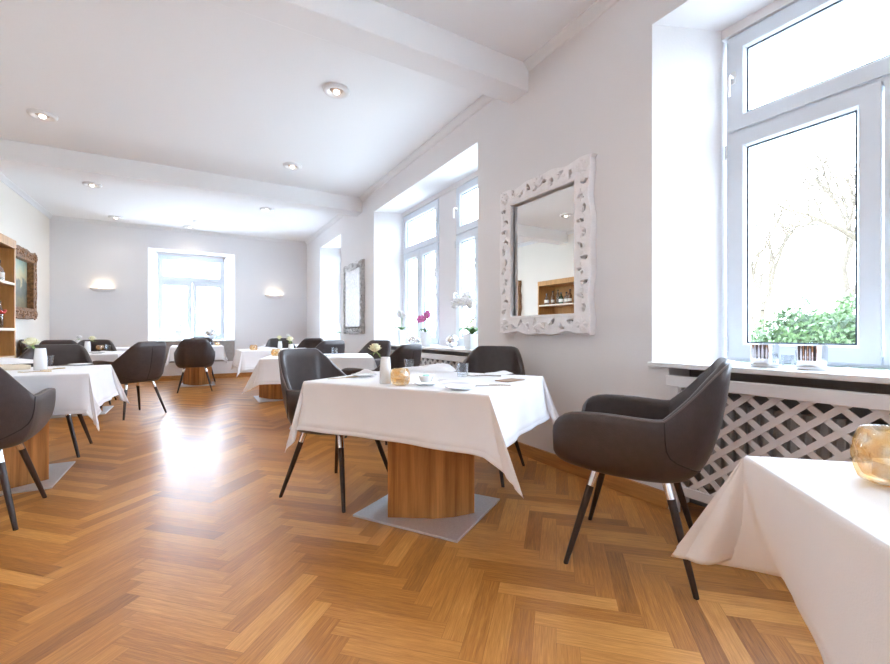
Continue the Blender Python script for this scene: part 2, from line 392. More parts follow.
def right_window(n, units, nich, extra=.03):
    r = bpy.data.objects.new('window_%d' % n, None); C.objects.link(r); struct(r)
    a, b, c, d = nich
    for (y0, y1, z1, hl, gr) in units:
        # local x runs towards the camera: x = -y
        mtx = Matrix(((0, 1, 0, XI+.02), (-1, 0, 0, 0), (0, 0, 1, 0), (0, 0, 0, 1)))
        window_unit(r, -y1, -y0, .83, z1, 2.165, mtx, hl, gr)
    sill_slab(r, [(XR-extra, a-.015), (XR-extra, b+.012), (XR, b+.012), (XR, b), (XI+.05, d), (XI+.05, c), (XR, a), (XR, a-.015)], SILL+.0, SILL+.026)
    return r
right_window(1, [(.0, 1.352, 2.745, True, 'mid')], niches[1])
right_window(2, [(4.815, 5.915, 2.745, False, 'right'), (3.415, 4.405, 2.745, True, 'left')], niches[2])
right_window(3, [(7.87, 9.12, 2.73, True, 'mid')], niches[3])
right_window(5, [(-2.85, -1.25, 2.745, True, 'mid')], niches[0])  # unseen window behind the camera, added with its niche to let in daylight
r = bpy.data.objects.new('window_4', None); C.objects.link(r); struct(r)
window_unit(r, bn[2]+.01, bn[3]-.01, .83, 2.66, 2.10, Matrix.Translation((0, YB+.45, 0)), True)
sill_slab(r, [(bn[0]-.01, YB-.03), (bn[1]+.01, YB-.03), (bn[1]+.01, YB), (bn[1], YB), (bn[3], YB+.50), (bn[2], YB+.50), (bn[0], YB), (bn[0]-.01, YB)], SILL, SILL+.026)
tag(MB().box(bn[0]+.01, bn[1]-.01, YB-.004, YB+.02, .36, SILL-.004).obj('radiator_cover', 'taupe', bevel=.003), 'flat taupe panel under the sill of the end window', 'panel')
# lining strip between lintel and top of window frames, below recess sides
m = MB()
for (a, b, c, d), zt in zip(niches, (2.745, 2.745, 2.745, 2.73)): m.box(XI+.0, XO, c, d, zt, NT)
m.box(bn[2], bn[3], YB+.44, YB+.58, 2.66, 2.72)
struct(m.obj('trim_12', 'wall'))
# ------------------------------------------------------------------ radiators and lattice covers
def lattice_cover(y0, y1, label, rlabel):
    t = thing('radiator_cover', label, 'radiator cover', ((XR), (y0+y1)/2, 0)); hw = (y1-y0)/2
    x0, x1 = -.012, .006
    MB().box(-.040, .010, -hw, hw, .700, .758).obj('top_rail', 'lattice', t, bevel=.004)
    MB().box(x0, x1+.004, -hw, hw, .105, .155).obj('bottom_rail', 'lattice', t, bevel=.003)
    for sg in (-1, 1):
        MB().box(x0, x1+.004, min(sg*hw, sg*(hw-.055)), max(sg*hw, sg*(hw-.055)), .155, .70).obj('stile', 'lattice', t, bevel=.003)
        MB().box(x0, x1+.012, min(sg*hw, sg*(hw-.05)), max(sg*hw, sg*(hw-.05)), 0, .105).obj('leg', 'lattice', t, bevel=.003)
    A, B, D, E_ = -hw+.055, hw-.055, .155, .70
    mb = MB()
    for sg, xa, xb in ((-1, -.006, 0), (1, 0, .006)):
        sl = .855*sg; pz = .100; half = .0185
        k0 = -30
        for k in range(-40, 60):
            z00 = k*pz+.033   # z at y=0
            poly = [(A, z00+sl*A-half), (B, z00+sl*B-half), (B, z00+sl*B+half), (A, z00+sl*A+half)]
            for f in (lambda p: p[1]-D, lambda p: E_-p[1]):
                poly = clip(poly, f)
                if len(poly) < 3: break
            if len(poly) < 3: continue
            n = len(poly); o = len(mb.v)
            mb.v += [(xa, p[0], p[1]) for p in poly]+[(xb, p[0], p[1]) for p in poly]
            mb.f += [tuple(o+i for i in range(n)), tuple(o+n+i for i in range(n-1, -1, -1))]+[(o+i, o+(i+1) % n, o+n+(i+1) % n, o+n+i) for i in range(n)]
    mb.obj('lattice', 'lattice', t)
    r = thing('radiator', rlabel, 'radiator', (XR+.10, (y0+y1)/2, 0))
    mb = MB().box(-.02, .02, -hw+.12, hw-.12, .17, .62).obj('core', 'radi', r, bevel=.01)
    mb = MB(); y = -hw+.14
    while y < hw-.14:
        mb.box(-.05, -.018, y, y+.035, .16, .63); y += .055
    mb.obj('fins', 'radi', r, bevel=.006)
    # grey back of the recess
    return t
lattice_cover(-.16, 1.436, 'white wooden lattice radiator cover under the large window nearest the camera', 'grey ribbed radiator behind the lattice below the large near window')
lattice_cover(3.40, 5.98, 'white wooden lattice radiator cover under the orchid window, seen past the main table', 'grey ribbed radiator behind the lattice below the orchid window')
lattice_cover(7.80, 9.16, 'white lattice radiator cover under the farthest side window', 'grey radiator behind the lattice of the farthest side window')
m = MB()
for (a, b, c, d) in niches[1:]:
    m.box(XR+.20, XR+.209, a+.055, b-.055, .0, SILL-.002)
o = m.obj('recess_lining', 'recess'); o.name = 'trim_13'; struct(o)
# ------------------------------------------------------------------ chairs
def lerp(a, b, t): return tuple(x+(y-x)*t for x, y in zip(a, b))
def cat(pts, t):
    n = len(pts)-1; x = min(max(t*n, 0), n-1e-9); i = int(x); f = x-i
    p0, p1, p2, p3 = pts[max(i-1, 0)], pts[i], pts[i+1], pts[min(i+2, n)]
    return Vector([.5*((2*b)+(-a+c)*f+(2*a-5*b+4*c-d)*f*f+(-a+3*b-3*c+d)*f**3) for a, b, c, d in zip(p0, p1, p2, p3)])
def make_chair(label):
    t = thing('dining_chair', label, 'chair')
    rim = [(.262, .295, .520), (.285, .285, .600), (.300, .225, .652), (.304, .09, .662), (.304, -.06, .655), (.298, -.125, .654), (.290, -.155, .668), (.252, -.235, .745), (.208, -.305, .825), (.162, -.352, .872), (.080, -.366, .879), (0, -.369, .879)]
    bot = [(.200, .265, .440), (.212, .240, .425), (.225, .15, .412), (.232, .05, .405), (.228, -.05, .402), (.220, -.11, .402), (.208, -.145, .402), (.180, -.185, .404), (.145, -.21, .406), (.10, -.225, .408), (.05, -.232, .41), (0, -.234, .41)]
    rim = rim+[(-x, y, z) for x, y, z in rim[-2::-1]]; bot = bot+[(-x, y, z) for x, y, z in bot[-2::-1]]
    NU, NT_ = 72, 14; G = []
    for i in range(NU+1):
        u = i/NU; a = cat(rim, u); b = cat(bot, u); col = []
        kx = 1.04 if a.y > -.1 else 1.04-.26*min(1, (-.1-a.y)/.22)
        out = Vector((b.x+(a.x-b.x)*kx, b.y+(a.y-b.y)*(kx-.05), b.z+.14*(a.z-b.z)))
        for j in range(NT_+1):
            s = j/NT_; col.append(b*(1-s)**2+out*2*s*(1-s)+a*s*s)
        G.append(col)
    N = []
    for i in range(NU+1):
        row = []
        for j in range(NT_+1):
            du = G[min(i+1, NU)][j]-G[max(i-1, 0)][j]; dv = G[i][min(j+1, NT_)]-G[i][max(j-1, 0)]
            n = du.cross(dv)
            n.normalize(); c = Vector((0, 0, .55)); 
            if n.dot(G[i][j]-c) < 0: n = -n
            row.append(n)
        N.append(row)
    th = .034
    def inner(i, j): return G[i][j]-N[i][j]*th
    def back(i, j):
        u = abs(i+.5-NU/2)/(NU/2); s = (j+.5)/NT_
        return u < .30+.22*s and s > .10+.9*max(0, u-.25)
    for name, sel in (('backrest', True), ('seat_shell', False)):
        vs, ix, fs = [], {}, []
        def V(key, p):
            if key not in ix: ix[key] = len(vs); vs.append(tuple(p))
            return ix[key]
        for i in range(NU):
            for j in range(NT_):
                if back(i, j) != sel: continue
                q = [(i, j), (i+1, j), (i+1, j+1), (i, j+1)]
                fs.append(tuple(V(('o', *k), G[k[0]][k[1]]) for k in q))
                fs.append(tuple(V(('i', *k), inner(*k)) for k in q[::-1]))
                if j == NT_-1:
                    def rm(k, f): 
                        a = G[k][NT_]; b = inner(k, NT_); return a.lerp(b, f)+Vector((0, 0, .010*math.sin(PI*f)))
                    for f0, f1 in ((0, .33), (.33, .67), (.67, 1)):
                        def kk(k, f):
                            if f == 0: return V(('o', k, NT_), G[k][NT_])
                            if f == 1: return V(('i', k, NT_), inner(k, NT_))
                            return V(('r', k, f), rm(k, f))
                        fs.append((kk(i, f0), kk(i+1, f0), kk(i+1, f1), kk(i, f1)))
        if not sel:
            for e in (0, NU):
                for j in range(NT_):
                    # rounded front end of the arm
                    for f0, f1 in ((0, .33), (.33, .67), (.67, 1)):
                        def ee(j, f):
                            if f == 0: return V(('o', e, j), G[e][j])
                            if f == 1: return V(('i', e, j), inner(e, j))
                            return V(('e', e, j, f), G[e][j].lerp(inner(e, j), f)+Vector((0, .014*math.sin(PI*f), 0)))
                        fs.append((ee(j, f0), ee(j+1, f0), ee(j+1, f1), ee(j, f1)))
            cz = len(vs); vs.append((0, 0, .395)); cf = len(vs); vs.append((0, .27, .425))
            lo = [V(('o', i, 0), G[i][0]) for i in range(NU+1)]
            for i in range(NU): fs.append((lo[i], lo[i+1], cz))
            fs += [(lo[0], cz, cf), (lo[NU], cf, cz)]
        mb = MB(); mb.v = vs; mb.f = fs
        mb.obj(name, 'leather', t, smooth=60)
    # seat cushion
    P = []
    for k, (sc, z) in enumerate(((.0, .475), (.5, .482), (.85, .480), (.96, .470), (1.0, .452), (.98, .430), (.90, .424))):
        row = []
        for i in range(40):
            a = 2*PI*i/40; ca, sa = math.cos(a), math.sin(a); r_ = 1/(abs(ca)**4+abs(sa)**4)**.25
            x = .232*ca*r_*sc; y = .015+.245*sa*r_*sc
            if y < -.05: x *= 1-.9*(abs(y+.05))
            row.append((x, y, z+(.01*(y > .2) if k < 3 else 0)))
        P.append(row)
    MB().grid(P, True).obj('seat_cushion', 'leather', t, smooth=180, merge=.0005)
    # seams: centre back and the curved joint of the back panel
    MB().tube([G[NU//2][j]+N[NU//2][j]*.0005 for j in range(1, NT_)], .0022, 5).obj('back_seam', 'seam', t, smooth=180)
    for sg in (-1, 1):
        pts = []
        for k in range(13):
            f = k/12; u = .50-.5*f**1.6*.98; s = 1-(1-.13)*math.sin(f*PI/2)**.8
            ii = NU/2+sg*u*NU/2; i0 = int(min(max(ii, 0), NU-1)); j0 = s*NT_; j1 = int(min(j0, NT_-1))
            p_ = G[i0][j1].lerp(G[i0+1][j1], ii-i0).lerp(G[i0][j1+1].lerp(G[i0+1][j1+1], ii-i0), j0-j1); pts.append(p_+N[i0][j1]*.0008)
        MB().tube(pts, .003, 5).obj('panel_seam', 'seam', t, smooth=180)
    MB().tube([G[i][NT_]-N[i][NT_]*.004+Vector((0, 0, .003)) for i in range(0, NU+1)], .0042, 6).obj('piping', 'piping', t, smooth=180)
    for sx in (-1, 1):
        for sy in (-1, 1):
            a = Vector((sx*.140, sy*.125, .445)); b = Vector((sx*.248, sy*.243, .004)); m_ = a.lerp(b, .26)
            l = MB().tube([m_, a.lerp(b, .6), b], [.0165, .0145, .0105], 14).obj('leg', 'legw', t, smooth=40)
            MB().tube([a, a.lerp(b, .13), m_, m_.lerp(b, .008)], [.021, .0185, .0172, .0172], 14).obj('leg_collar', 'chrome', l, smooth=40)
            MB().tube([b, b+Vector((0, 0, -.004))], [.0108, .0098], 10).obj('foot_glide', 'seam', l, smooth=40)
    return t
chair0 = None
def chair(x, y, fx, fy, label, group):
    global chair0
    rz = math.atan2(fy, fx)-PI/2
    if chair0 is None:
        chair0 = make_chair(label); chair0.location = (x, y, 0); chair0.rotation_euler.z = rz; chair0['group'] = group; return
    dup(chair0, (x, y, 0), rz, label, group)
G_ = 'brown leather armchairs around the dining tables'
chair(1.72, 1.24, -.49, .87, 'large near brown leather armchair seen from the side, in front of the lattice radiator cover', G_)
chair(.788, 2.667, .545, -.84, 'brown leather armchair with its blue-lit inner back facing us, left of the main white table', G_)
chair(1.78, 2.53, -.83, -.55, 'brown leather armchair against the wall behind the main table, below the white carved mirror', G_)
chair(-1.03, 3.20, 0, 1, 'brown armchair cut by the left photo edge, in front of the left table', G_)
chair(-1.05, 4.66, 0, -1, 'brown leather armchair behind the left foreground table, its back just above the plate', G_)
chair(-.655, 6.36, -.62, .78, 'brown armchair seen obliquely from behind beside the aisle, at the second left table', G_)
chair(-1.25, 7.62, 0, -1, 'dark armchair on the far side of the second left table, behind its rose vase', G_)
chair(-1.66, 8.27, 0, 1, 'dark armchair in front of the farthest left table, seen above the nearer brown chair back', G_)
chair(-1.93, 8.95, 1, 0, 'dark armchair against the left wall beneath the gold framed painting', G_)
chair(0.0, 8.46, 0, 1, 'brown leather armchair seen squarely from behind at the small table before the end window', G_)
chair(.10, 9.98, 0, -1, 'dark armchair between the small end table and the end window, mostly hidden', G_)
chair(1.86, 5.24, -.85, -.5, 'dark armchair between the narrow silver mirror and the second table of the window row', G_)
chair(1.56, 3.86, -.49, .87, 'dark armchair in profile below the far orchids, just above the amber candle glass', G_)
chair(1.50, 6.03, -.3, .95, 'dark armchair at the near side of the third table in the window row', G_)
chair(1.30, 7.72, 0, -1, 'dark armchair behind the third table of the window row, hidden by the two roses', G_)
chair(1.84, 8.30, -.1, 1, 'dark armchair nearest the farthest side window, at the last table on the right', G_)
# ------------------------------------------------------------------ tables and cloths
TZ = .735
tab0 = None
def table(x, y, rot, hx, hy, label, clabel, o=.26, tips=None, seed=1, fl=.06, kicks=(0, 0, 0, 0), valley=.034):
    rz = math.radians(rot)
    t = thing('dining_table', label, 'table', (x, y, 0), rz, 'pedestal dining tables under white cloths')
    MB().box(-hx+.004, hx-.004, -hy+.004, hy-.004, TZ-.040, TZ-.004).obj('tabletop', 'oak', t, bevel=.004)
    th = math.radians(-32); c_, s_ = math.cos(th), math.sin(th)
    front = [(.893, 2.181), (.978, 2.126), (1.101, 2.039), (1.209, 2.002), (1.337, 1.99)]
    loc = [((a-1.165)*c_-(b-2.20)*s_, (a-1.165)*s_+(b-2.20)*c_) for a, b in front]
    loc = [(a*.97, b*.97) for a, b in loc]
    loc = loc+[(-a, -b) for a, b in loc]
    MB().prism(loc, .012, TZ-.041).obj('pedestal', 'oak', t)
    MB().box(-.29, .29, -.315, .315, 0, .012).obj('base_plate', 'steel', t, bevel=.002)
    rn = random.Random(seed)
    ph = [rn.random()*6 for _ in range(8)]
    rows = [0, .004, .010, .02, .04, .07, .10, .13, .16, .19, .215, .232, .236, .24, .25, 1.0]
    NS, NC = 26, 22; per = []   # (kind, base, e1, e2, f)
    cor = [(1, -1), (1, 1), (-1, 1), (-1, -1)]
    if tips is None: tips = [(.07, -.07, -.34), (.07, .07, -.34), (-.07, .07, -.34), (-.07, -.07, -.34)]
    for k in range(4):
        c0 = Vector((cor[k][0]*hx, cor[k][1]*hy, 0)); c1 = Vector((cor[(k+1) % 4][0]*hx, cor[(k+1) % 4][1]*hy, 0))
        n1 = [Vector((1, 0, 0)), Vector((0, 1, 0)), Vector((-1, 0, 0)), Vector((0, -1, 0))][k]
        n0 = [Vector((0, -1, 0)), Vector((1, 0, 0)), Vector((0, 1, 0)), Vector((-1, 0, 0))][k]
        for i in range(NC):   # fan at corner k, from n0 side to n1 side
            per.append(('c', c0, n0, n1, i/NC, k))
        for i in range(NS):
            per.append(('s', c0.lerp(c1, i/NS), n1, n1, i/NS, k))
    P = []
    n_in = 9
    for q in range(n_in):
        s = q/n_in
        P.append([(p[1].x*s, p[1].y*s, TZ+.0008*math.sin(9*p[1].x*s+ph[0])*math.sin(8*p[1].y*s+ph[1])) for p in per])
    for r in rows:
        row = []
        for (kd, b, na, nb, f, k) in per:
            T = Vector(tips[k if kd == 'c' else k])
            if kd == 's':
                rr = min(r, o) if r < 1 else o
                # ripple grows towards the hem, cloth is drawn outwards near the corners
                w_ = rr/o; edge = 1-4*f*(1-f)
                kick = fl*.5+.010*math.sin(f*9+ph[k])+.006*math.sin(f*21+ph[k+4])
                kick += .03*edge**4+kicks[k]*(1-f)**3
                out = na*(kick*w_*w_*.9+.0035*min(1, rr/.01)) if rr > 0 else Vector()
                dz = -max(0, rr-.0035) if rr > 0 else 0
                tang = Vector((-na.y, na.x, 0))
                pos = b+out+Vector((0, 0, TZ+dz*(1-.03*w_)))
                if r in (.232,): pos += na*.0012
                if r in (.236, .24, .25, 1.0): pos -= na*.0012
            else:
                a = f*PI/2; Rm = o/max(math.cos(a), math.sin(a)); rr = Rm*min(1, (r if r < 1 else o)/o)
                h = math.tan(a) if f < .5 else math.tan(PI/2-a)
                side, ke = (na, (k-1) % 4) if f < .5 else (nb, k); ef = 1 if f < .5 else 0
                kick = fl*.5+.010*math.sin(ef*9+ph[ke])+.006*math.sin(ef*21+ph[ke+4])+.03+(kicks[k] if f >= .5 else 0)
                w_ = rr/Rm; rs = w_*o
                g = (1-math.exp(-3.2*h))/(1-math.exp(-3.2)) if h < 1 else 1
                g = .45*h+.55*g
                v0 = side*(kick*w_*w_*.9)+Vector((0, 0, -max(0, rs-.0035)*(1-.03*w_)))
                v1 = T*w_
                base_out = (na*math.cos(a)+nb*math.sin(a)).normalized()
                pos = b+Vector((0, 0, TZ))+v0.lerp(v1, g)+base_out*.0035*min(1, rr/.01)
                pos -= side*(valley*math.sin(PI*min(1, h*1.5))*w_)
                if r == .232: pos += base_out*.0012
                if r in (.236, .24, .25, 1.0): pos -= base_out*.0012
            row.append(pos)
        P.append(row)
    mb = MB().grid(P, True)
    c = mb.obj('tablecloth', 'linen', None, smooth=70, merge=.0004, loc=(x, y, 0), rz=rz, solid=.0018)
    tag(c, clabel, 'tablecloth', 'white linen tablecloths')
D = None
table(1.150, 2.135, 32, .43, .53, 'square pedestal dining table at the centre with wood column on a steel plate',
      'white linen cloth on the centre table, long folded corner pointing down at the front', seed=2,
      tips=[(-.03, -.15, -.345), (.07, .07, -.34), (-.10, .03, -.36), (-.08, -.175, -.375)])
table(1.113, -.23, 46, .43, .55, 'dining table cut by the right edge of the photo, hidden under its white cloth',
      'white linen cloth in the right foreground with a wide corner fold pointing left', seed=5,
      tips=[(.10, -.10, -.34), (.108, .118, -.285), (-.07, .07, -.34), (-.07, -.07, -.34)], kicks=(0, -.12, 0, 0))
table(-1.08, 3.94, 0, .49, .42, 'pedestal dining table at the left with an orange wood column on a steel plate',
      'white linen cloth on the left foreground table, its corner hanging low near the aisle', seed=8,
      tips=[(.06, -.05, -.37), (.12, .02, -.33)]+[(-.07, .07, -.34), (-.07, -.07, -.34)])
table(-1.23, 6.88, 0, .43, .50, 'second pedestal dining table of the left row, behind the foreground one',
      'white linen cloth on the second left table, lit blue on its aisle side', seed=11)
table(-1.32, 8.95, 0, .38, .40, 'farthest pedestal table of the left row, in the corner under the painting',
      'white linen cloth on the farthest left table in the corner', seed=12)
table(.04, 9.40, 0, .42, .42, 'small pedestal table in front of the end window',
      'white linen cloth on the small table in front of the end window', seed=13)
table(1.20, 4.81, -16, .55, .43, 'second pedestal table of the window row, behind the blue-lit chair back',
      'white linen cloth on the second table of the window row, long corner drooping left', seed=14,
      tips=[(.12, -.05, -.32), (.07, .07, -.34), (-.07, .07, -.34), (-.17, .04, -.34)])
table(1.07, 6.88, 0, .52, .48, 'third pedestal table of the window row with a wood column on a steel plate',
      'white linen cloth on the third table of the window row, beside the aisle', seed=15, o=.26)
table(1.62, 9.02, 0, .42, .42, 'last pedestal table in the far right corner of the room',
      'white linen cloth on the last table in the far right corner', seed=16)
# ------------------------------------------------------------------ tableware
ZT = TZ+.0025
def vase_and_rose(x, y, r, h, rx, ry, rzt, label, rlabel, sc=1.0, z=ZT, seed=0, pet='petal'):
    prof = [(r*.92, 0), (r, .004), (r*.98, h*.5), (r*.80, h-.004), (r*.78, h), (r*.68, h-.002), (r*.70, h*.6), (r*.70, h*.3)]
    v = MB().lathe(prof, 28).obj('vase', 'porcelain', None, smooth=50, loc=(x, y, z)); tag(v, label, 'vase', 'white table vases')
    t = thing('rose', rlabel, 'flower', (x, y, z+.012), 0, 'cream roses in the vases')
    dx, dy = rx-x, ry-y; H = rzt-z-.012
    pts = [(0, 0, .004), (dx*.15, dy*.15, h*.75), (dx*.5, dy*.5, H*.7), (dx*.9, dy*.9, H-.018*sc)]
    MB().tube(pts, .0025, 6).obj('stem', 'stem', t, smooth=180)
    rn = random.Random(seed); mb = MB(); cx, cy = dx, dy
    for ring, (n, rad, hh, tilt) in enumerate(((4, .008, .034, .05), (5, .014, .035, .2), (6, .021, .032, .45), (6, .027, .026, .8))):
        for k in range(n):
            a = 2*PI*k/n+ring*.5+rn.random()*.3; P = []
            for i in range(6):
                s = i/5; row = []
                for j in range(6):
                    q = (j/5-.5)*2; wdt = .9*math.sin(PI*min(1, s*.62+.12))
                    ang = a+q*wdt*(1.0-.12*ring)*.75; rr = rad*sc*(math.sin(s*PI*.5)**.7)*(1+.06*q*q)*(1+.15*tilt*s)
                    zz = -.012*sc+hh*sc*(s*1.15-(tilt*.45)*s*s)
                    row.append((cx+rr*math.cos(ang), cy+rr*math.sin(ang), H-.012*sc+zz))
                P.append(row)
            mb.grid(P)
    mb.obj('petals', pet, t, smooth=180, solid=.0008)
    mb = MB()
    for k in range(5):
        a = k*1.257+.3; ca, sa = math.cos(a), math.sin(a); b = (cx, cy, H-.026*sc)
        mb.grid([[(b[0]+ca*q*.030*sc-sa*w_*.006*sc*(1-q), b[1]+sa*q*.030*sc+ca*w_*.006*sc*(1-q), b[2]-.012*sc*q*q) for w_ in (-1, 0, 1)] for q in (0, .33, .66, 1)])
    mb.obj('sepals', 'stem', t, smooth=180, solid=.0006)
def tumbler(x, y, r, h, label, z=ZT, group='water glasses on the tables'):
    prof = [(r*.80, 0), (r*.84, .002), (r, h), (r*.95, h), (r*.80, .010), (.001, .010)]
    o = MB().lathe(prof, 24).obj('tumbler', 'glass', None, smooth=50, loc=(x, y, z)); tag(o, label, 'glass', group)
def candle(x, y, r, h, label, z=ZT):
    t = thing('candle_holder', label, 'candle holder', (x, y, z), 0, 'amber glass candle holders')
    def fac(tt, zz): return 1+.035*math.cos(12*tt+ (0 if int(zz/(h/5.01)) % 2 else PI))
    prof = [(r*.55, 0), (r*.72, h*.06)]+[(r*(.72+.30*math.sin(PI*(.12+.76*k/12))), h*(.06+.9*k/12)) for k in range(13)]+[(r*.80, h), (r*.74, h*.99)]+[(r*(.64+.28*math.sin(PI*(.12+.76*k/8))), h*(.94-.80*k/8)) for k in range(9)]+[(.001, h*.12)]
    MB().lathe(prof, 36, fn=fac).obj('bowl', 'amber', t, smooth=40)
    MB().lathe([(r*.5, h*.14), (r*.5, h*.40), (.002, h*.40)], 20).obj('tealight', 'wax', t, smooth=40)
def plate(x, y, r, label, z=ZT, group='small white side plates'):
    prof = [(r*.55, 0), (r*.60, .003), (r*.97, .011), (r, .014), (r*.97, .0145), (r*.62, .006), (.001, .005)]
    o = MB().lathe(prof, 36).obj('side_plate', 'porcelain', None, smooth=60, loc=(x, y, z)); tag(o, label, 'plate', group)
def napkin(x, y, rz, lx, ly, h, label, z=ZT, seed=1):
    rn = random.Random(seed); P = []; n, m_ = 22, 12; p1, p2 = rn.random()*6, rn.random()*6
    for i in range(n+1):
        row = []
        for j in range(m_+1):
            u, v = i/n*2-1, j/m_*2-1
            e = (1-abs(u)**6)*(1-abs(v)**4)
            zz = h*e*(.55+.25*math.cos(u*2.2+p1)+.20*math.cos(v*5+u*2+p2))
            row.append((u*lx*(1+.05*math.sin(v*3+p1)), v*ly*(1-.25*u*.5), max(.0006, zz)))
        P.append(row)
    mb = MB().grid(P); ring = [i*(m_+1) for i in range(n+1)]+[n*(m_+1)+j for j in range(1, m_+1)]+[i*(m_+1)+m_ for i in range(n-1, -1, -1)]+[j for j in range(m_-1, 0, -1)]
    mb.f.append(tuple(ring))
    o = mb.obj('napkin', 'napkin', None, smooth=60, loc=(x, y, z), rz=rz); tag(o, label, 'napkin', 'folded white napkins')
def knife(x, y, rz, label, z=ZT, m='cutlery', L=.21):
    t = thing('knife', label, 'cutlery', (x, y, z), rz, 'table knives')
    P = [[(-L/2+L*.5*s, -.008*(1-.2*s)+.004*(s < .1), zz) for s in (0, .15, .5, 1)]+[(-L/2+L*.5*s, .007, zz) for s in (1, .5, .15, .0)] for zz in (.001, .0032)]
    MB().grid(P, True).prism([(-L/2, -.004), (-L/2+.03, -.008), (0, -.006), (0, .007), (-L/2, .007)], .001, .003).obj('blade', m, t)
    MB().tube([(0, 0, .004), (L*.2, 0, .0045), (L/2, 0, .004)], [.005, .0065, .0055], 8, flat=.6).obj('handle', m, t, smooth=60)
def fork(x, y, rz, label, z=ZT, m='cutlery', L=.20):
    t = thing('fork', label, 'cutlery', (x, y, z), rz, 'table forks')
    mb = MB()
    for k in (-1.5, -.5, .5, 1.5): mb.tube([(-L/2, k*.0055, .006), (-L/2+.025, k*.0058, .003), (-L/2+.055, k*.005, .004)], .0014, 5)
    mb.box(-L/2+.050, -L/2+.075, -.010, .010, .003, .0055)
    mb.obj('tines', m, t); MB().tube([(-L/2+.07, 0, .0045), (0, 0, .006), (L/2, 0, .004)], [.0035, .004, .0065], 8, flat=.6).obj('handle', m, t, smooth=60)
a32 = math.radians(32)
# --- centre table
x, y, _ = at(385.5, 383.5, ZT)
rx, ry, _ = at(376, 346, .945) if False else (x-.035, y+.01, 0)
vase_and_rose(x, y, .030, .135, x-.045, y+.03, .925, 'tapered white vase with a rose, tallest item on the centre table', 'cream rose leaning left in the vase on the centre table', 1.15, seed=3)
x, y, _ = at(402, 385.5, ZT); candle(x, y+.02, .047, .082, 'faceted amber glass candle holder on the centre table')
x, y, _ = at(462.5, 376.5, ZT); tumbler(x, y, .037, .078, 'clear tumbler beside the far right chair on the centre table')
x, y, _ = at(409, 370, ZT); tumbler(x, y, .034, .075, 'clear tumbler behind the amber candle holder on the centre table')
x, y, _ = at(426, 385, ZT); plate(x, y, .066, 'small white saucer right of the amber candle holder')
cup = thing('cup', 'small white bowl with a mint green wrapper on the centre table saucer', 'cup', (x, y, ZT+.014))
MB().lathe([(.022, 0), (.025, .002), (.040, .034), (.037, .034), (.023, .006), (.001, .005)], 24).obj('bowl', 'porcelain', cup, smooth=50)
MB().box(-.016, .016, -.010, .010, .012, .038).obj('wrapper', 'teal', cup, bevel=.004, rz=.4)
x, y, _ = at(426, 370.5, ZT); napkin(x, y, a32+1.9, .20, .085, .050, 'large softly folded white napkin across the middle of the centre table', seed=3)
x, y, _ = at(460, 389.3, ZT); plate(x, y, .072, 'small white side plate at the front right corner of the centre table')
x, y, _ = at(452, 382, ZT); napkin(x, y, -.5, .085, .040, .018, 'folded napkin just behind the front right side plate on the centre table', seed=4)
x, y, _ = at(489, 386, ZT); knife(x, y, -.55, 'polished knife beside the front right side plate on the centre table')
x, y, _ = at(498, 374, ZT); napkin(x, y, .2, .10, .05, .022, 'crumpled napkin near the wall side of the centre table, before the far chair', seed=5)
x, y, _ = at(484, 376.5, ZT); fork(x, y, -.6, 'fork lying before the wall side napkin on the centre table')
x, y, _ = at(510, 380.5, ZT); 
o = MB().box(-.075, .075, -.045, .045, 0, .004).obj('menu_card', 'brass', None, bevel=.001, loc=(x, y, ZT), rz=.25); tag(o, 'flat brown card lying at the right end of the centre table', 'card')
x, y, _ = at(364, 376.5, ZT); plate(x, y, .075, 'small white side plate at the left end of the centre table')
x, y, _ = at(372, 373.5, ZT); napkin(x, y, 2.1, .10, .045, .028, 'folded white napkin behind the vase at the left end of the centre table', seed=6)
x, y, _ = at(346, 378, ZT); knife(x, y, .1, 'golden knife lying at the left corner of the centre table', m='goldc')
# --- right foreground table
x, y, _ = at(893, 484, ZT); candle(x, y, .052, .094, 'faceted amber glass candle holder cut by the right edge of the photo')
# --- left table
x, y, _ = at(40.5, 370, ZT); vase_and_rose(x, y, .036, .150, x-.055, y+.03, .94, 'wide white vase on the left foreground table', 'large open cream rose in the vase on the left foreground table', 1.55, seed=5)
x, y, _ = at(48.5, 365.8, ZT); tumbler(x, y, .033, .080, 'clear tumbler right of the vase on the left foreground table')
x, y, _ = at(17, 363.5, ZT); napkin(x, y, .3, .17, .085, .055, 'large folded white napkin on the left foreground table', seed=8)
x, y, _ = at(80, 365.5, ZT); plate(x, y, .075, 'small white side plate at the aisle end of the left foreground table')
x, y, _ = at(63, 366, ZT); fork(x, y, .2, 'fork left of the side plate on the left foreground table')
x, y, _ = at(53, 369.6, ZT); knife(x, y, .9, 'golden knife right of the vase on the left foreground table', m='goldc', L=.16)
x, y, _ = at(35, 372.3, ZT); fork(x, y, .05, 'golden fork in front of the vase on the left foreground table', m='goldc', L=.16)
x, y, _ = at(10, 371, ZT)
o = MB().tube([(-.10, 0, .022), (-.03, 0, .024), (.06, 0, .024), (.10, 0, .022)], [.020, .024, .024, .018], 12, flat=.8).obj('rolled_napkin', 'shelfedge', None, smooth=50, loc=(x, y, ZT), rz=.1); tag(o, 'rolled beige napkin at the left edge of the photo on the left table', 'napkin')
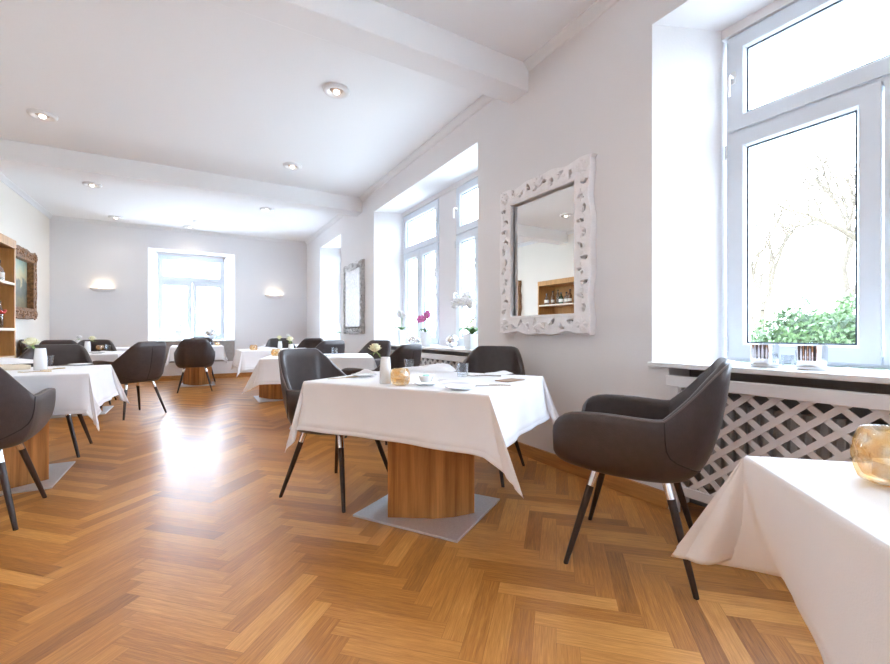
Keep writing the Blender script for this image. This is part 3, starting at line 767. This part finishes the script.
# --- second left table
x, y, _ = at(87.5, 351.5, ZT); vase_and_rose(x, y, .036, .135, x+.05, y, .925, 'white vase on the second left table', 'cream rose leaning right above the second left table', 1.5, seed=6)
x, y, _ = at(100, 350.2, ZT); candle(x, y, .050, .075, 'amber glass candle holder on the second left table')
x, y, _ = at(108, 350.5, ZT); tumbler(x, y, .035, .080, 'clear tumbler on the second left table')
x, y, _ = at(112, 352.2, ZT); napkin(x, y, .2, .14, .07, .030, 'folded white napkin at the aisle end of the second left table', seed=9)
x, y, _ = at(97, 353.4, ZT); plate(x, y, .08, 'small white side plate on the second left table')
vase_and_rose(-1.62, 8.86, .034, .130, -1.60, 8.86, .93, 'white vase on the farthest left table', 'small white rose on the farthest left table', 1.4, seed=7, pet='wpetal')
# --- window row
x, y, _ = at(276, 356, ZT); candle(x, y, .050, .075, 'amber glass candle holder on the second table of the window row')
x, y, _ = at(291, 354, ZT); vase_and_rose(x, y, .034, .120, x-.01, y, .925, 'white vase on the second table of the window row', 'cream rose just above the blue-lit chair back, the nearer of two', 1.45, seed=8)
x, y, _ = at(334.5, 354.3, ZT); tumbler(x, y, .036, .080, 'clear tumbler on the second table of the window row')
x, y, _ = at(345, 356.6, ZT); napkin(x, y, .5, .16, .08, .022, 'folded white napkin on the second table of the window row, right half', seed=12)
x, y, _ = at(326, 356.2, ZT); plate(x, y, .08, 'small white side plate on the second table of the window row')
x, y, _ = at(253.5, 350.2, ZT); candle(x, y, .052, .075, 'amber glass candle holder on the third table of the window row')
x, y, _ = at(280, 349, ZT); vase_and_rose(x, y, .034, .120, x-.01, y, .925, 'white vase on the third table of the window row', 'cream rose on the third table of the window row, the farther of two', 1.4, seed=9)
x, y, _ = at(267, 349, ZT); napkin(x, y, .1, .16, .08, .045, 'folded white napkin between candle and vase on the third window row table', seed=13)
vase_and_rose(1.60, 8.9, .034, .130, 1.60, 8.9, .945, 'white vase on the last table in the far right corner', 'small white rose on the last table in the far right corner', 1.3, seed=10, pet='wpetal')
# --- end table
x, y, _ = at(217.5, 345.6, ZT)
candle(.37, 9.30, .045, .065, 'pale candle holder on the small table before the end window')
tumbler(.28, 9.42, .034, .08, 'clear tumbler on the small table before the end window')
# ------------------------------------------------------------------ sill items
SZ = SILL+.0275
def mirrored_pot(y, label):
    t = thing('tealight_pot', label, 'candle holder', (2.47, y*1.02, SZ), 0, 'mirrored silver pots on the sill')
    def sq(tt, z): return (1+.018*math.cos(20*tt))/(abs(math.cos(tt))**5+abs(math.sin(tt))**5)**.2
    MB().lathe([(.045, .012), (.047, .016), (.050, .055), (.050, .108), (.052, .112), (.048, .112), (.046, .106), (.043, .03), (.001, .028)], 120, fn=sq).obj('mirrored_body', 'chrome', t, smooth=40)
    MB().lathe([(.046, 0), (.056, .002), (.060, .012), (.056, .013), (.001, .011)], 36).obj('dish', 'porcelain', t, smooth=50)
mirrored_pot(1.020, 'left one of the two mirrored silver pots on the near window sill')
mirrored_pot(.835, 'right one of the two mirrored silver pots on the near window sill')
tumbler(2.50, .955, .026, .06, 'small clear glass between the two mirrored pots on the near sill', z=SZ, group=None)
def ball(x, y, r, label, z=SZ, foot=True):
    t = thing('silver_ball', label, 'ornament', (x, y, z), 0, 'mirrored silver balls on the sills')
    prof = [(max(.001, r*math.sin(PI*k/24)), r+.006-r*math.cos(PI*k/24)) for k in range(25)]
    MB().lathe(prof, 32).obj('ball', 'chrome', t, smooth=180)
    MB().lathe([(r*.40, 0), (r*.42, .003), (r*.30, .010), (.001, .009)], 20).obj('foot', 'chrome', t, smooth=60)
def orchid(x, y, label, pot, sprays, petm, leaves=5, leafs=1.0, seed=1, fs=1.0, pm='porcelain'):
    t = thing('potted_orchid', label, 'plant', (x, y, SZ), 0, 'potted orchids on the sills'); rn = random.Random(seed)
    pr, ph, kind = pot
    if kind == 'sq':
        def sq(tt, z): return 1/(abs(math.cos(tt))**8+abs(math.sin(tt))**8)**.125
        fn = sq
    else: fn = None
    MB().lathe([(pr*.80, 0), (pr*.82, .003), (pr, ph), (pr*.92, ph), (pr*.86, ph-.02), (.001, ph-.02)], 32, fn=fn).obj('pot', pm, t, smooth=40)
    MB().lathe([(pr*.84, ph-.022), (pr*.6, ph-.012), (.001, ph-.010)], 16, fn=fn).obj('soil', 'bark', t, smooth=60)
    for k in range(leaves):
        a = 2*PI*k/leaves+rn.random(); L = (.09+.05*rn.random())*leafs; P = []
        for i in range(8):
            s = i/7; w_ = .026*leafs*math.sin(PI*(s*.86+.10)); rad = L*s; zz = ph-.012+.07*leafs*math.sin(s*2.3)-.03*s
            P.append([(rad*math.cos(a)-q*w_*math.sin(a), rad*math.sin(a)+q*w_*math.cos(a), zz+abs(q)*.006) for q in (-1, -.5, 0, .5, 1)])
        MB().grid(P).obj('leaf', 'leaf', t, smooth=180, solid=.0015)
    for (dx, dy, H, nf) in sprays:
        pts = [(0, 0, ph-.015), (dx*.10, dy*.10, ph+(H-ph)*.5), (dx*.35, dy*.35, H*.93), (dx*.75, dy*.75, H), (dx, dy, H-.03)]
        pts = [cat(pts, k/14) for k in range(15)]
        st = MB().tube(pts, .0026, 6).obj('flower_stem', 'stem', t, smooth=180)
        for k in range(nf):
            f = .55+.45*k/max(1, nf-1); p = cat([tuple(q) for q in pts], f)
            fc = Vector((-.8+rn.uniform(-.3, .3), -.6+rn.uniform(-.5, .5), rn.uniform(-.2, .2))).normalized()
            u_ = fc.orthogonal().normalized(); v_ = fc.cross(u_); mb = MB(); R0 = .030*fs*(1 if k < nf-1 else .7)
            p = p+Vector((rn.uniform(-.012, .012), rn.uniform(-.02, .02), -.012-rn.random()*.02))
            for q in range(5):
                a = 2*PI*q/5+rn.random()*.2; d1 = u_*math.cos(a)+v_*math.sin(a); d2 = -u_*math.sin(a)+v_*math.cos(a)
                wd = .55 if q % 2 else .40; G2 = []
                for i in range(6):
                    s = i/5; ww = R0*wd*math.sin(PI*(.10+.82*s))
                    G2.append([tuple(p+d1*R0*s+d2*ww*e+fc*(.006*s*s-.004*abs(e))) for e in (-1, 0, 1)])
                mb.grid(G2)
            fl = mb.obj('flower', petm, t, smooth=180, solid=.0006)
            MB().lathe([(.001, -.004), (.005*fs, 0), (.001, .005)], 8, c=tuple(p+fc*.006)).obj('flower_lip', 'petal' if petm == 'wpetal' else 'wpetal', fl, smooth=180)
orchid(2.50, 5.47, 'white orchid in a tall slim white pot, far end of the double sill', (.045, .20, 'sq'), [(-.03, .03, .47, 6), (.02, -.05, .43, 4)], 'wpetal', 5, 1.0, 2, 1.4)
orchid(2.50, 4.74, 'pink orchid in a round white pot at the middle of the double window sill', (.075, .17, 'rd'), [(-.05, -.15, .42, 7), (-.02, .14, .37, 7)], 'ppetal', 5, 1.0, 3, 1.5)
ball(2.44, 4.99, .062, 'mirrored silver ball left of the pink orchid, larger of the touching pair')
ball(2.43, 4.855, .045, 'mirrored silver ball left of the pink orchid, smaller of the touching pair')
ball(2.44, 4.01, .068, 'mirrored silver ball left of the large white orchids, on the double window sill')
orchid(2.48, 3.68, 'tall white orchid with three sprays beside the wall edge on the double sill', (.075, .15, 'sq'), [(-.04, .30, .52, 8), (.0, .14, .58, 8), (-.04, -.02, .50, 6)], 'wpetal', 8, 1.35, 4, 1.6)
orchid(2.50, 8.22, 'small white orchid in a white pot on the farthest side window sill', (.06, .13, 'rd'), [(-.03, .05, .40, 5), (0, -.05, .34, 4)], 'wpetal', 6, 1.0, 5, 1.1)
# end window sill
t = thing('vase_of_sprigs', 'white vase with green sprigs at the left of the end window sill', 'plant', (-.30, 10.72, SZ))
MB().lathe([(.055, 0), (.058, .004), (.075, .22), (.068, .22), (.055, .05), (.001, .04)], 28).obj('vase', 'porcelain', t, smooth=40)
mb = MB(); ml = MB(); rn = random.Random(4)
for k in range(9):
    a = rn.random()*6.28; H = .32+.18*rn.random(); dx, dy = .14*math.cos(a)*rn.random()+.03, .07*math.sin(a)
    pts = [(0, 0, .05), (dx*.3, dy*.3, .22), (dx, dy, H)]; mb.tube(pts, .003, 5)
    for q in range(10):
        f = .4+.6*q/9; p = Vector(pts[1]).lerp(Vector(pts[2]), f) if f < 1 else Vector(pts[2]); b_ = rn.random()*6.28; L = .05
        d = Vector((math.cos(b_), math.sin(b_), .4)); e = Vector((-math.sin(b_), math.cos(b_), 0))
        ml.grid([[tuple(p+d*L*s+e*.012*w_*math.sin(PI*(.1+.85*s))) for w_ in (-1, 0, 1)] for s in (0, .35, .7, 1)])
mb.obj('stems', 'stem', t, smooth=180); ml.obj('leaves', 'leaf', t, smooth=180, solid=.001)['kind'] = 'stuff'
ball(.29, 10.72, .135, 'large mirrored silver ball on the right of the end window sill')
# ------------------------------------------------------------------ mirrors with carved frames (local: x along wall, y up, z out of wall)
def blob_loop(cx, cy, rx, ry, rot, n=14, bend=.35):
    out = []
    for k in range(n):
        a = 2*PI*k/n; x_ = rx*math.cos(a); y_ = ry*math.sin(a)+bend*ry*((x_/rx)**2)*1.2
        out.append((cx+x_*math.cos(rot)-y_*math.sin(rot), cy+x_*math.sin(rot)+y_*math.cos(rot)))
    return out
def carved_mirror(name, label, W, H, band, mtx, fm, glass='mirror', seed=1, depth=.035, holes=True, sc=1.0):
    t = thing(name, label, 'mirror' if glass == 'mirror' else 'painting'); t.matrix_world = mtx; rn = random.Random(seed)
    iw, ih = W/2-band, H/2-band
    cu = bpy.data.curves.new('frame', 'CURVE'); cu.dimensions = '2D'; cu.fill_mode = 'BOTH'; cu.extrude = depth/2; cu.bevel_depth = .006; cu.bevel_resolution = 2
    def spl(pts):
        s = cu.splines.new('POLY'); s.points.add(len(pts)-1); s.use_cyclic_u = True
        for q, (a, b) in zip(s.points, pts): q.co = (a, b, 0, 1)
    per = []
    n = 200; tot = 2*(W+H)
    for k in range(n):
        d = tot*k/n
        if d < W: p = (-W/2+d, -H/2, 0, -1, d/W)
        elif d < W+H: p = (W/2, -H/2+d-W, 1, 0, (d-W)/H)
        elif d < 2*W+H: p = (W/2-(d-W-H), H/2, 0, 1, (d-W-H)/W)
        else: p = (-W/2, H/2-(d-2*W-H), -1, 0, (d-2*W-H)/H)
        amp = .012*sc*math.sin(p[4]*PI)**.3*(math.sin(p[4]*PI*7)) if 0 < p[4] < 1 else 0
        crest = .018*sc*math.exp(-((p[4]-.5)/.09)**2)
        e = -.012*sc+amp+crest
        per.append((p[0]+p[2]*e, p[1]+p[3]*e))
    spl(per); spl([(-iw, -ih), (iw, -ih), (iw, ih), (-iw, ih)])
    hs = []
    if holes:
        for side in range(4):
            L = (W if side % 2 == 0 else H)-2*band; cnt = max(3, int(round(L/(.085*sc))))
            for k in range(cnt):
                s = -L/2+L*(k+.5)/cnt+rn.uniform(-.006, .006)
                if abs(s) < .02*sc and side % 2 == 0: continue
                off = band*.50+(.12*band if k % 2 else -.12*band)
                rot = rn.uniform(-.9, .9)+(.7 if k % 2 else -.7)
                if side == 0: c = (s, -H/2+off)
                elif side == 1: c = (W/2-off, s); rot += PI/2
                elif side == 2: c = (s, H/2-off)
                else: c = (-W/2+off, s); rot += PI/2
                rx_, ry_ = band*.27, band*.145
                hs.append((c, rot)); spl(blob_loop(c[0], c[1], rx_, ry_, rot))
    tmp = bpy.data.objects.new('tmp', cu); C.objects.link(tmp); dg = bpy.context.evaluated_depsgraph_get()
    me = bpy.data.meshes.new_from_object(tmp.evaluated_get(dg)); bpy.data.objects.remove(tmp)
    me.transform(Matrix.Translation((0, 0, depth/2+.006))); me.materials.clear(); me.materials.append(M[fm])
    me.polygons.foreach_set('use_smooth', [True]*len(me.polygons)); me.set_sharp_from_angle(angle=.7)
    f = bpy.data.objects.new('carved_frame', me); C.objects.link(f); f.parent = t
    # scrolls and leaves in relief
    mb = MB(); zt = depth+.008
    for side in range(4):
        L = (W if side % 2 == 0 else H)-.02; cnt = int(round(L/(.062*sc)))
        for k in range(cnt):
            s = -L/2+L*(k+.5)/cnt; flip = 1 if k % 2 else -1; r0 = band*.24*(1 if holes else 1.4)
            pts = []; rad = []
            for q in range(16):
                a = q/15*PI*1.75; rr = r0*(1-.62*q/15); x_ = rr*math.cos(a)*flip; y_ = rr*math.sin(a)*(1 if (k//2) % 2 else -1)
                off = band*.50
                if side == 0: p = (s+x_, -H/2+off+y_)
                elif side == 1: p = (W/2-off+y_, s+x_)
                elif side == 2: p = (s+x_, H/2-off+y_)
                else: p = (-W/2+off+y_, s+x_)
                pts.append((p[0], p[1], zt-.004+.010*q/15)); rad.append((.0062 if holes else .0095)*sc*(1-.45*abs(q/15-.4)))
            mb.tube(pts, rad, 7)
            if side == 0: p = (s, -H/2+band*.5)
            elif side == 1: p = (W/2-band*.5, s)
            elif side == 2: p = (s, H/2-band*.5)
            else: p = (-W/2+band*.5, s)
    for sx in (-1, 1):
        for sy in (-1, 1):
            cx_, cy_ = sx*(W/2-band*.5), sy*(H/2-band*.5)
            for q in range(7):
                a = q*2*PI/7
                mb.tube([(cx_, cy_, zt+.002), (cx_+band*.2*math.cos(a), cy_+band*.2*math.sin(a), zt+.008), (cx_+band*.42*math.cos(a), cy_+band*.42*math.sin(a), zt-.004)], [.008*sc, .015*sc, .004], 7)
    for sy in (-1, 1):
        for q in range(5):
            a = PI/2*sy+(q-2)*.5; cy_ = sy*(H/2-band*.55)
            mb.tube([(0, cy_, zt), (band*.3*math.cos(a), cy_+band*.3*math.sin(a), zt+.010), (band*.58*math.cos(a), cy_+band*.58*math.sin(a), zt)], [.009*sc, .014*sc, .004], 7)
    mb.obj('scrollwork', fm, t, smooth=60)
    B = .020*sc; mb = MB(); P = []
    for (e, z) in ((B, 0), (B, depth+.006), (B*.55, depth+.016), (0, depth+.010), (-B*.3, depth*.5), (-B*.3, 0)):
        P.append([(-iw-e+0, -ih-e, z), (iw+e, -ih-e, z), (iw+e, ih+e, z), (-iw-e, ih+e, z)])
    mb.grid(P, True); mb.obj('inner_moulding', fm, t, bevel=.002)
    MB().box(-W/2+.03, W/2-.03, -H/2+.03, H/2-.03, .001, .005).obj('gap_shade_board', 'gapshade', t)  # dark sheet added so the openings in the carving look shaded
    g = MB().box(-iw-.004, iw+.004, -ih-.004, ih+.004, .010, .016).obj('mirror_glass' if glass == 'mirror' else 'canvas', glass, t)
    return t
def wallmtx_right(y, z):   # x axis -> -Y? (left to right as seen from the room), y axis -> Z, z axis -> -X
    return Matrix(((0, 0, -1, XR), (-1, 0, 0, y), (0, 1, 0, z), (0, 0, 0, 1)))
def wallmtx_left(y, z):
    return Matrix(((0, 0, 1, XL), (1, 0, 0, y), (0, 1, 0, z), (0, 0, 0, 1)))
carved_mirror('wall_mirror', 'large mirror in a white carved scroll frame on the wall above the centre table', .97, 1.20, .137, wallmtx_right(2.435, 1.587), 'carved', seed=3, depth=.045)
carved_mirror('wall_mirror', 'narrow silver framed mirror on the far pillar beside the orchid window', .98, 1.18, .125, wallmtx_right(6.93, 1.56), 'silverf', seed=5)
# painting: generic evening landscape
def canvas_mat():
    m = bpy.data.materials.new('oil_landscape'); m.use_nodes = True; nt = m.node_tree; p = nt.nodes['Principled BSDF']; L = nt.links.new
    p.inputs['Roughness'].default_value = .4
    tc = nd(nt, 'ShaderNodeTexCoord'); sp = nd(nt, 'ShaderNodeSeparateXYZ'); L(tc.outputs['Object'], sp.inputs[0])
    n = nd(nt, 'ShaderNodeTexNoise', Scale=7.0, Detail=5.0); L(tc.outputs['Object'], n.inputs['Vector'])
    ma = nd(nt, 'ShaderNodeMath', operation='MULTIPLY_ADD'); ma.inputs[1].default_value = .5; L(n.outputs['Fac'], ma.inputs[0]); L(sp.outputs['Y'], ma.inputs[2])
    mr = nd(nt, 'ShaderNodeMapRange'); mr.inputs['From Min'].default_value = -.25; mr.inputs['From Max'].default_value = .70; L(ma.outputs[0], mr.inputs['Value'])
    r = nd(nt, 'ShaderNodeValToRGB'); e = r.color_ramp.elements; e[0].color = (.10, .085, .05, 1); e[1].color = (.28, .45, .42, 1); e[1].position = .95
    for ps, c in ((.25, (.22, .20, .11, 1)), (.40, (.10, .13, .12, 1)), (.55, (.16, .20, .18, 1)), (.62, (.60, .52, .32, 1)), (.78, (.50, .56, .42, 1))): k = e.new(ps); k.color = c
    L(mr.outputs[0], r.inputs['Fac']); L(r.outputs['Color'], p.inputs['Base Color']); return m
M['canvas'] = canvas_mat()
carved_mirror('framed_painting', 'landscape painting in a heavy old gold frame on the left wall beyond the shelf', 1.30, 1.06, .16, wallmtx_left(8.73, 1.735), 'goldf', glass='canvas', seed=8, depth=.085, holes=False, sc=1.2)
# ------------------------------------------------------------------ bottle shelf on the left wall
SX0, SX1, SY0, SY1, STOP = XL, -1.85, 5.35, 7.0, 2.09
sh = thing('bottle_shelf', 'tall orange wood shelf unit with bottles against the left wall', 'shelf', (SX0, (SY0+SY1)/2, 0)); D_ = SX1-SX0; hl = (SY1-SY0)/2
for sg in (-1, 1): MB().box(0, D_, min(sg*hl, sg*(hl-.035)), max(sg*hl, sg*(hl-.035)), 0, STOP-.10).obj('side_panel', 'shelfw', sh, bevel=.002)
MB().box(0, D_+.004, -hl, hl, STOP-.10, STOP+.0).obj('top_board', 'shelfw', sh, bevel=.002)
MB().box(0, .012, -hl+.035, hl-.035, 0, STOP-.10).obj('back_panel', 'shelfw', sh)
SHZ = (1.58, 1.045, .72)
for z in SHZ:
    b_ = MB().box(.012, D_-.004, -hl+.035, hl-.035, z-.028, z).obj('shelf_board', 'shelfw', sh)
    MB().box(D_-.004, D_, -hl+.035, hl-.035, z-.028, z).obj('edge_strip', 'shelfedge', b_)
for k in range(2):
    MB().box(D_-.018, D_-.002, min(0, (-1, 1)[k]*(hl-.037)), max(0, (-1, 1)[k]*(hl-.037)), .02, .69).obj('cabinet_door', 'shelfw', sh, bevel=.002)
kinds = [
 [(.036, 0), (.038, .004), (.038, .17), (.030, .20), (.014, .225), (.013, .28), (.016, .282), (.016, .292), (.001, .292)],
 [(.045, 0), (.048, .01), (.050, .10), (.040, .15), (.016, .18), (.014, .225), (.018, .23), (.018, .245), (.001, .245)],
 [(.030, 0), (.032, .004), (.032, .21), (.018, .25), (.013, .27), (.013, .31), (.001, .312)]]
def bottle(x, y, z, k, m, label, group, lab=True, rib=False):
    t = thing('bottle', label, 'bottle', (x, y, z+.0005), 0, group); p = kinds[k]
    MB().lathe(p, 18).obj('bottle_body', m, t, smooth=45)
    r = p[2][0]; 
    MB().lathe([(p[-2][0]+.002, p[-1][1]-.028), (p[-2][0]+.002, p[-1][1]+.002), (.001, p[-1][1]+.003)], 12).obj('cap', 'cork', t, smooth=45)
    if lab: MB().lathe([(r+.0006, .045), (r+.0010, .046), (r+.0010, .105), (r+.0006, .106)], 18).obj('paper_label', 'labelw', t, smooth=45)
    if rib:
        MB().tube([((r+.012)*math.cos(a_), (r+.012)*math.sin(a_), .19+.012*math.sin(3*a_)) for a_ in [q*2*PI/14 for q in range(15)]], [.014+.005*(q % 2) for q in range(15)], 6).obj('bow', 'ribbon', t, smooth=60)
bottle(-1.95, 6.86, 1.045, 2, 'bottle_clear', 'tall clear bottle with a red bow on the shelf at the left photo edge', 'bottles on the lower shelf', False, True)
bottle(-1.95, 6.83, 1.58, 1, 'bottle_clear', 'squat bottle on the board above the one with the red bow', 'bottles on the upper shelf')
cols = ['bottle_brown', 'bottle_clear', 'bottle_green', 'bottle_clear', 'bottle_brown', 'bottle_clear', 'bottle_brown', 'bottle_green']
names = ['first', 'second', 'third', 'fourth', 'fifth', 'sixth', 'seventh', 'eighth']
for i in range(8):
    y = 6.70-i*.12
    bottle(-2.0-.03*(i % 2), y, 1.58, (i*2+i//3) % 3, cols[i], '%s bottle in the upper row seen in the large mirror, counted from the left' % names[i], 'bottles on the upper shelf', i % 4 != 1)
    bottle(-2.0-.03*((i+1) % 2), y-.02, 1.045, 2 if i % 3 else 0, cols[(i*3+1) % 8], '%s bottle in the lower row, its top seen in the large mirror, from the left' % names[i], 'bottles on the lower shelf')
# ------------------------------------------------------------------ sconces and downlights
def sconce(x, label):
    t = thing('wall_sconce', label, 'wall lamp', (x, YB, 1.775)); P = []
    n = 24
    prof = [(0, 0), (.09, .004), (.16, .022), (.198, .055), (.205, .068), (.195, .068), (.15, .035), (.08, .018), (0, .014)]
    for (r_, z) in prof: P.append([(r_*math.cos(PI*k/n), -r_*.42*math.sin(PI*k/n)-.0005, z) for k in range(n+1)])
    MB().grid(P).obj('shade', 'plaster', t, smooth=60, merge=.0003)
    MB().tube([(-.05, -.040, .045), (.05, -.040, .045)], .008, 10).obj('bulb', M['bulb'], t, smooth=180)
    l = bpy.data.lights.new('lamp_glow', 'POINT'); l.energy = 1.1; l.color = (1, .80, .52); l.shadow_soft_size = .03
    o = bpy.data.objects.new('lamp_glow', l); C.objects.link(o); o.parent = t; o.location = (0, -.055, .085)
sconce(-1.54, 'half bowl plaster wall lamp glowing left of the end window')
sconce(1.574, 'half bowl plaster wall lamp glowing right of the end window')
def downlight(x, y, label, en=13):
    t = thing('ceiling_downlight', label, 'ceiling light', (x, y, ZC), 0, 'round white ceiling downlights')
    MB().lathe([(.115, 0), (.115, -.014), (.106, -.026), (.082, -.028), (.070, -.016), (.060, -.004), (.056, -.001)], 40).obj('trim_ring', 'trim', t, smooth=50)
    MB().lathe([(.056, -.002), (.052, -.010), (.034, -.014), (.001, -.014)], 24).obj('reflector', 'bronze', t, smooth=50)
    MB().lathe([(.026, -.014), (.027, -.024), (.018, -.034), (.001, -.037)], 20).obj('bulb', M['bulb'], t, smooth=180)
    l = bpy.data.lights.new('lamp_glow', 'SPOT'); l.energy = en; l.color = (1, .90, .78); l.spot_size = 2.6; l.spot_blend = 1; l.shadow_soft_size = .05
    o = bpy.data.objects.new('lamp_glow', l); C.objects.link(o); o.parent = t; o.location = (0, 0, -.05)
for (x, y, s) in ((1.085, 3.76, 'large ceiling downlight nearest the carved mirror, top centre of the photo'), (1.085, 5.75, 'ceiling downlight just in front of the far beam, right row'),
                (-1.30, 5.65, 'ceiling downlight at the upper left of the photo, in front of the far beam'), (1.085, 8.02, 'ceiling downlight beyond the far beam, right row'),
                (-1.29, 7.95, 'ceiling downlight beyond the far beam, first of the left row'), (-1.28, 10.0, 'small ceiling downlight near the back wall, left row'),
                (-.09, 10.15, 'small ceiling downlight above the end window'), (-1.30, 3.76, 'ceiling downlight above the left aisle, beyond the left edge of the photo'),
                (1.085, .9, 'unseen ceiling downlight added in the front bay above the right foreground table'), (-1.30, .9, 'unseen ceiling downlight added in the front bay, left side')):  # front bay pair is out of view, added to brighten the room
    downlight(x, y, s, 4 if y > 9.5 else 13)
tag(MB().lathe([(.055, 0), (.055, -.02), (.045, -.03), (.001, -.032)], 24).obj('smoke_detector', 'trim', None, smooth=45, loc=(.02, 9.55, ZC)), 'small round smoke detector on the ceiling before the end window', 'detector')
# ------------------------------------------------------------------ outside
GZ = -.35
struct(MB().box(2.95, 60, -40, 60, GZ-.1, GZ).obj('lawn', 'lawn')); bpy.data.objects['lawn'].name = 'ground'
def hedge(cx, cy, rx, ry, h, n, label, seed):
    rn = random.Random(seed); t = thing('round_shrub', label, 'shrub', (cx, cy, GZ))
    def surf(a, b): # a azimuth, b elevation
        k = 1+.05*math.sin(5*a+seed)+.05*math.sin(3*b*2+a*2)
        return Vector((rx*k*math.cos(a)*math.cos(b)**.6, ry*k*math.sin(a)*math.cos(b)**.6, h*(.10+.90*math.sin(b)**.8)*k))
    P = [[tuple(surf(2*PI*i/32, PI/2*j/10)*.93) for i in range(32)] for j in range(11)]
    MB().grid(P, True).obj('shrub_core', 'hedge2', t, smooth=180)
    ml = MB()
    for k in range(n):
        a = rn.random()*2*PI; b = math.asin(rn.random()**.8); p = surf(a, b)*rn.uniform(.92, 1.05)
        d = Vector((rn.gauss(0, 1), rn.gauss(0, 1), rn.gauss(0, 1)+.3)).normalized(); e = d.orthogonal().normalized(); L = .030+.022*rn.random()
        e = (Matrix.Rotation(rn.random()*6, 3, d) @ e)
        ml.add([tuple(p), tuple(p+d*L*.5+e*L*.3), tuple(p+d*L), tuple(p+d*L*.5-e*L*.3)], [(0, 1, 2, 3)])
    ml.obj('foliage', 'hedge', t)['kind'] = 'stuff'
hedge(4.9, 1.52, .75, .80, 1.50, 18000, 'rounded green shrub outside the near window', 2)
def tree(cx, cy, h, label, seed, depth=7):
    rn = random.Random(seed); t = thing('bare_tree', label, 'tree', (cx, cy, GZ)); mb = MB(); tw = MB()
    def br(p, d, L, r, lv):
        q = p+d*L*.5+Vector((rn.gauss(0, .04), rn.gauss(0, .04), 0))*L; e = q+(d+Vector((rn.gauss(0, .12), rn.gauss(0, .12), .05))).normalized()*L*.5
        (mb if lv > depth-3 else tw).tube([p, q, e], [r, r*.85, r*.68], 6 if lv > 2 else 4, cap=False)
        if lv <= 0: return
        for k in range(3 if lv > 1 else 2):
            dd = (d+Vector((rn.gauss(0, .55), rn.gauss(0, .55), rn.gauss(.12, .3)))).normalized()
            br(e if k < 2 else q, dd, L*rn.uniform(.62, .82), r*.62, lv-1)
    br(Vector((0, 0, 0)), Vector((0, 0, 1)), h*.26, h*.0165, depth)
    mb.obj('trunk', 'bark', t, smooth=60); o = tw.obj('twigs', 'bark', t, smooth=60); o['kind'] = 'stuff'
tree(13.0, 4.2, 8.5, 'bare tree outside, in the middle of the near window view', 5)
tree(16.0, 2.0, 9, 'bare tree outside, at the right of the near window view', 9)
tree(17.0, 7.2, 8, 'bare tree outside, at the left of the near window view', 12)
tree(9.0, 14.5, 7, 'bare tree outside the orchid window', 15, 5)
tag(MB().box(3.0, 34, 33, 33.4, GZ, .9).obj('garden_wall', 'stone'), 'pale low wall far outside beyond the garden', 'wall')
# ------------------------------------------------------------------ light
W = bpy.data.worlds.new('overcast_sky'); S.world = W; W.use_nodes = True; nt = W.node_tree; bg = nt.nodes['Background']
tc = nd(nt, 'ShaderNodeTexCoord'); sp = nd(nt, 'ShaderNodeSeparateXYZ'); nt.links.new(tc.outputs['Generated'], sp.inputs[0])
r = nd(nt, 'ShaderNodeValToRGB'); r.color_ramp.elements[0].position = .35; r.color_ramp.elements[0].color = (.76, .87, 1, 1); r.color_ramp.elements[1].color = (.62, .79, 1, 1); r.color_ramp.elements[1].position = 1
nt.links.new(sp.outputs['Z'], r.inputs['Fac']); nt.links.new(r.outputs['Color'], bg.inputs['Color']); bg.inputs['Strength'].default_value = 11.0
vs_ = S.view_settings; vs_.view_transform = 'Standard'; vs_.look = 'None'; vs_.exposure = 1.17; vs_.gamma = 1; vs_.use_curve_mapping = False
S.cycles.max_bounces = 10; S.cycles.diffuse_bounces = 6; S.cycles.glossy_bounces = 4; S.cycles.transparent_max_bounces = 16; S.cycles.transmission_bounces = 4
S.cycles.sample_clamp_indirect = 6; S.cycles.caustics_reflective = False; S.cycles.caustics_refractive = False
S.cycles.use_denoising = True
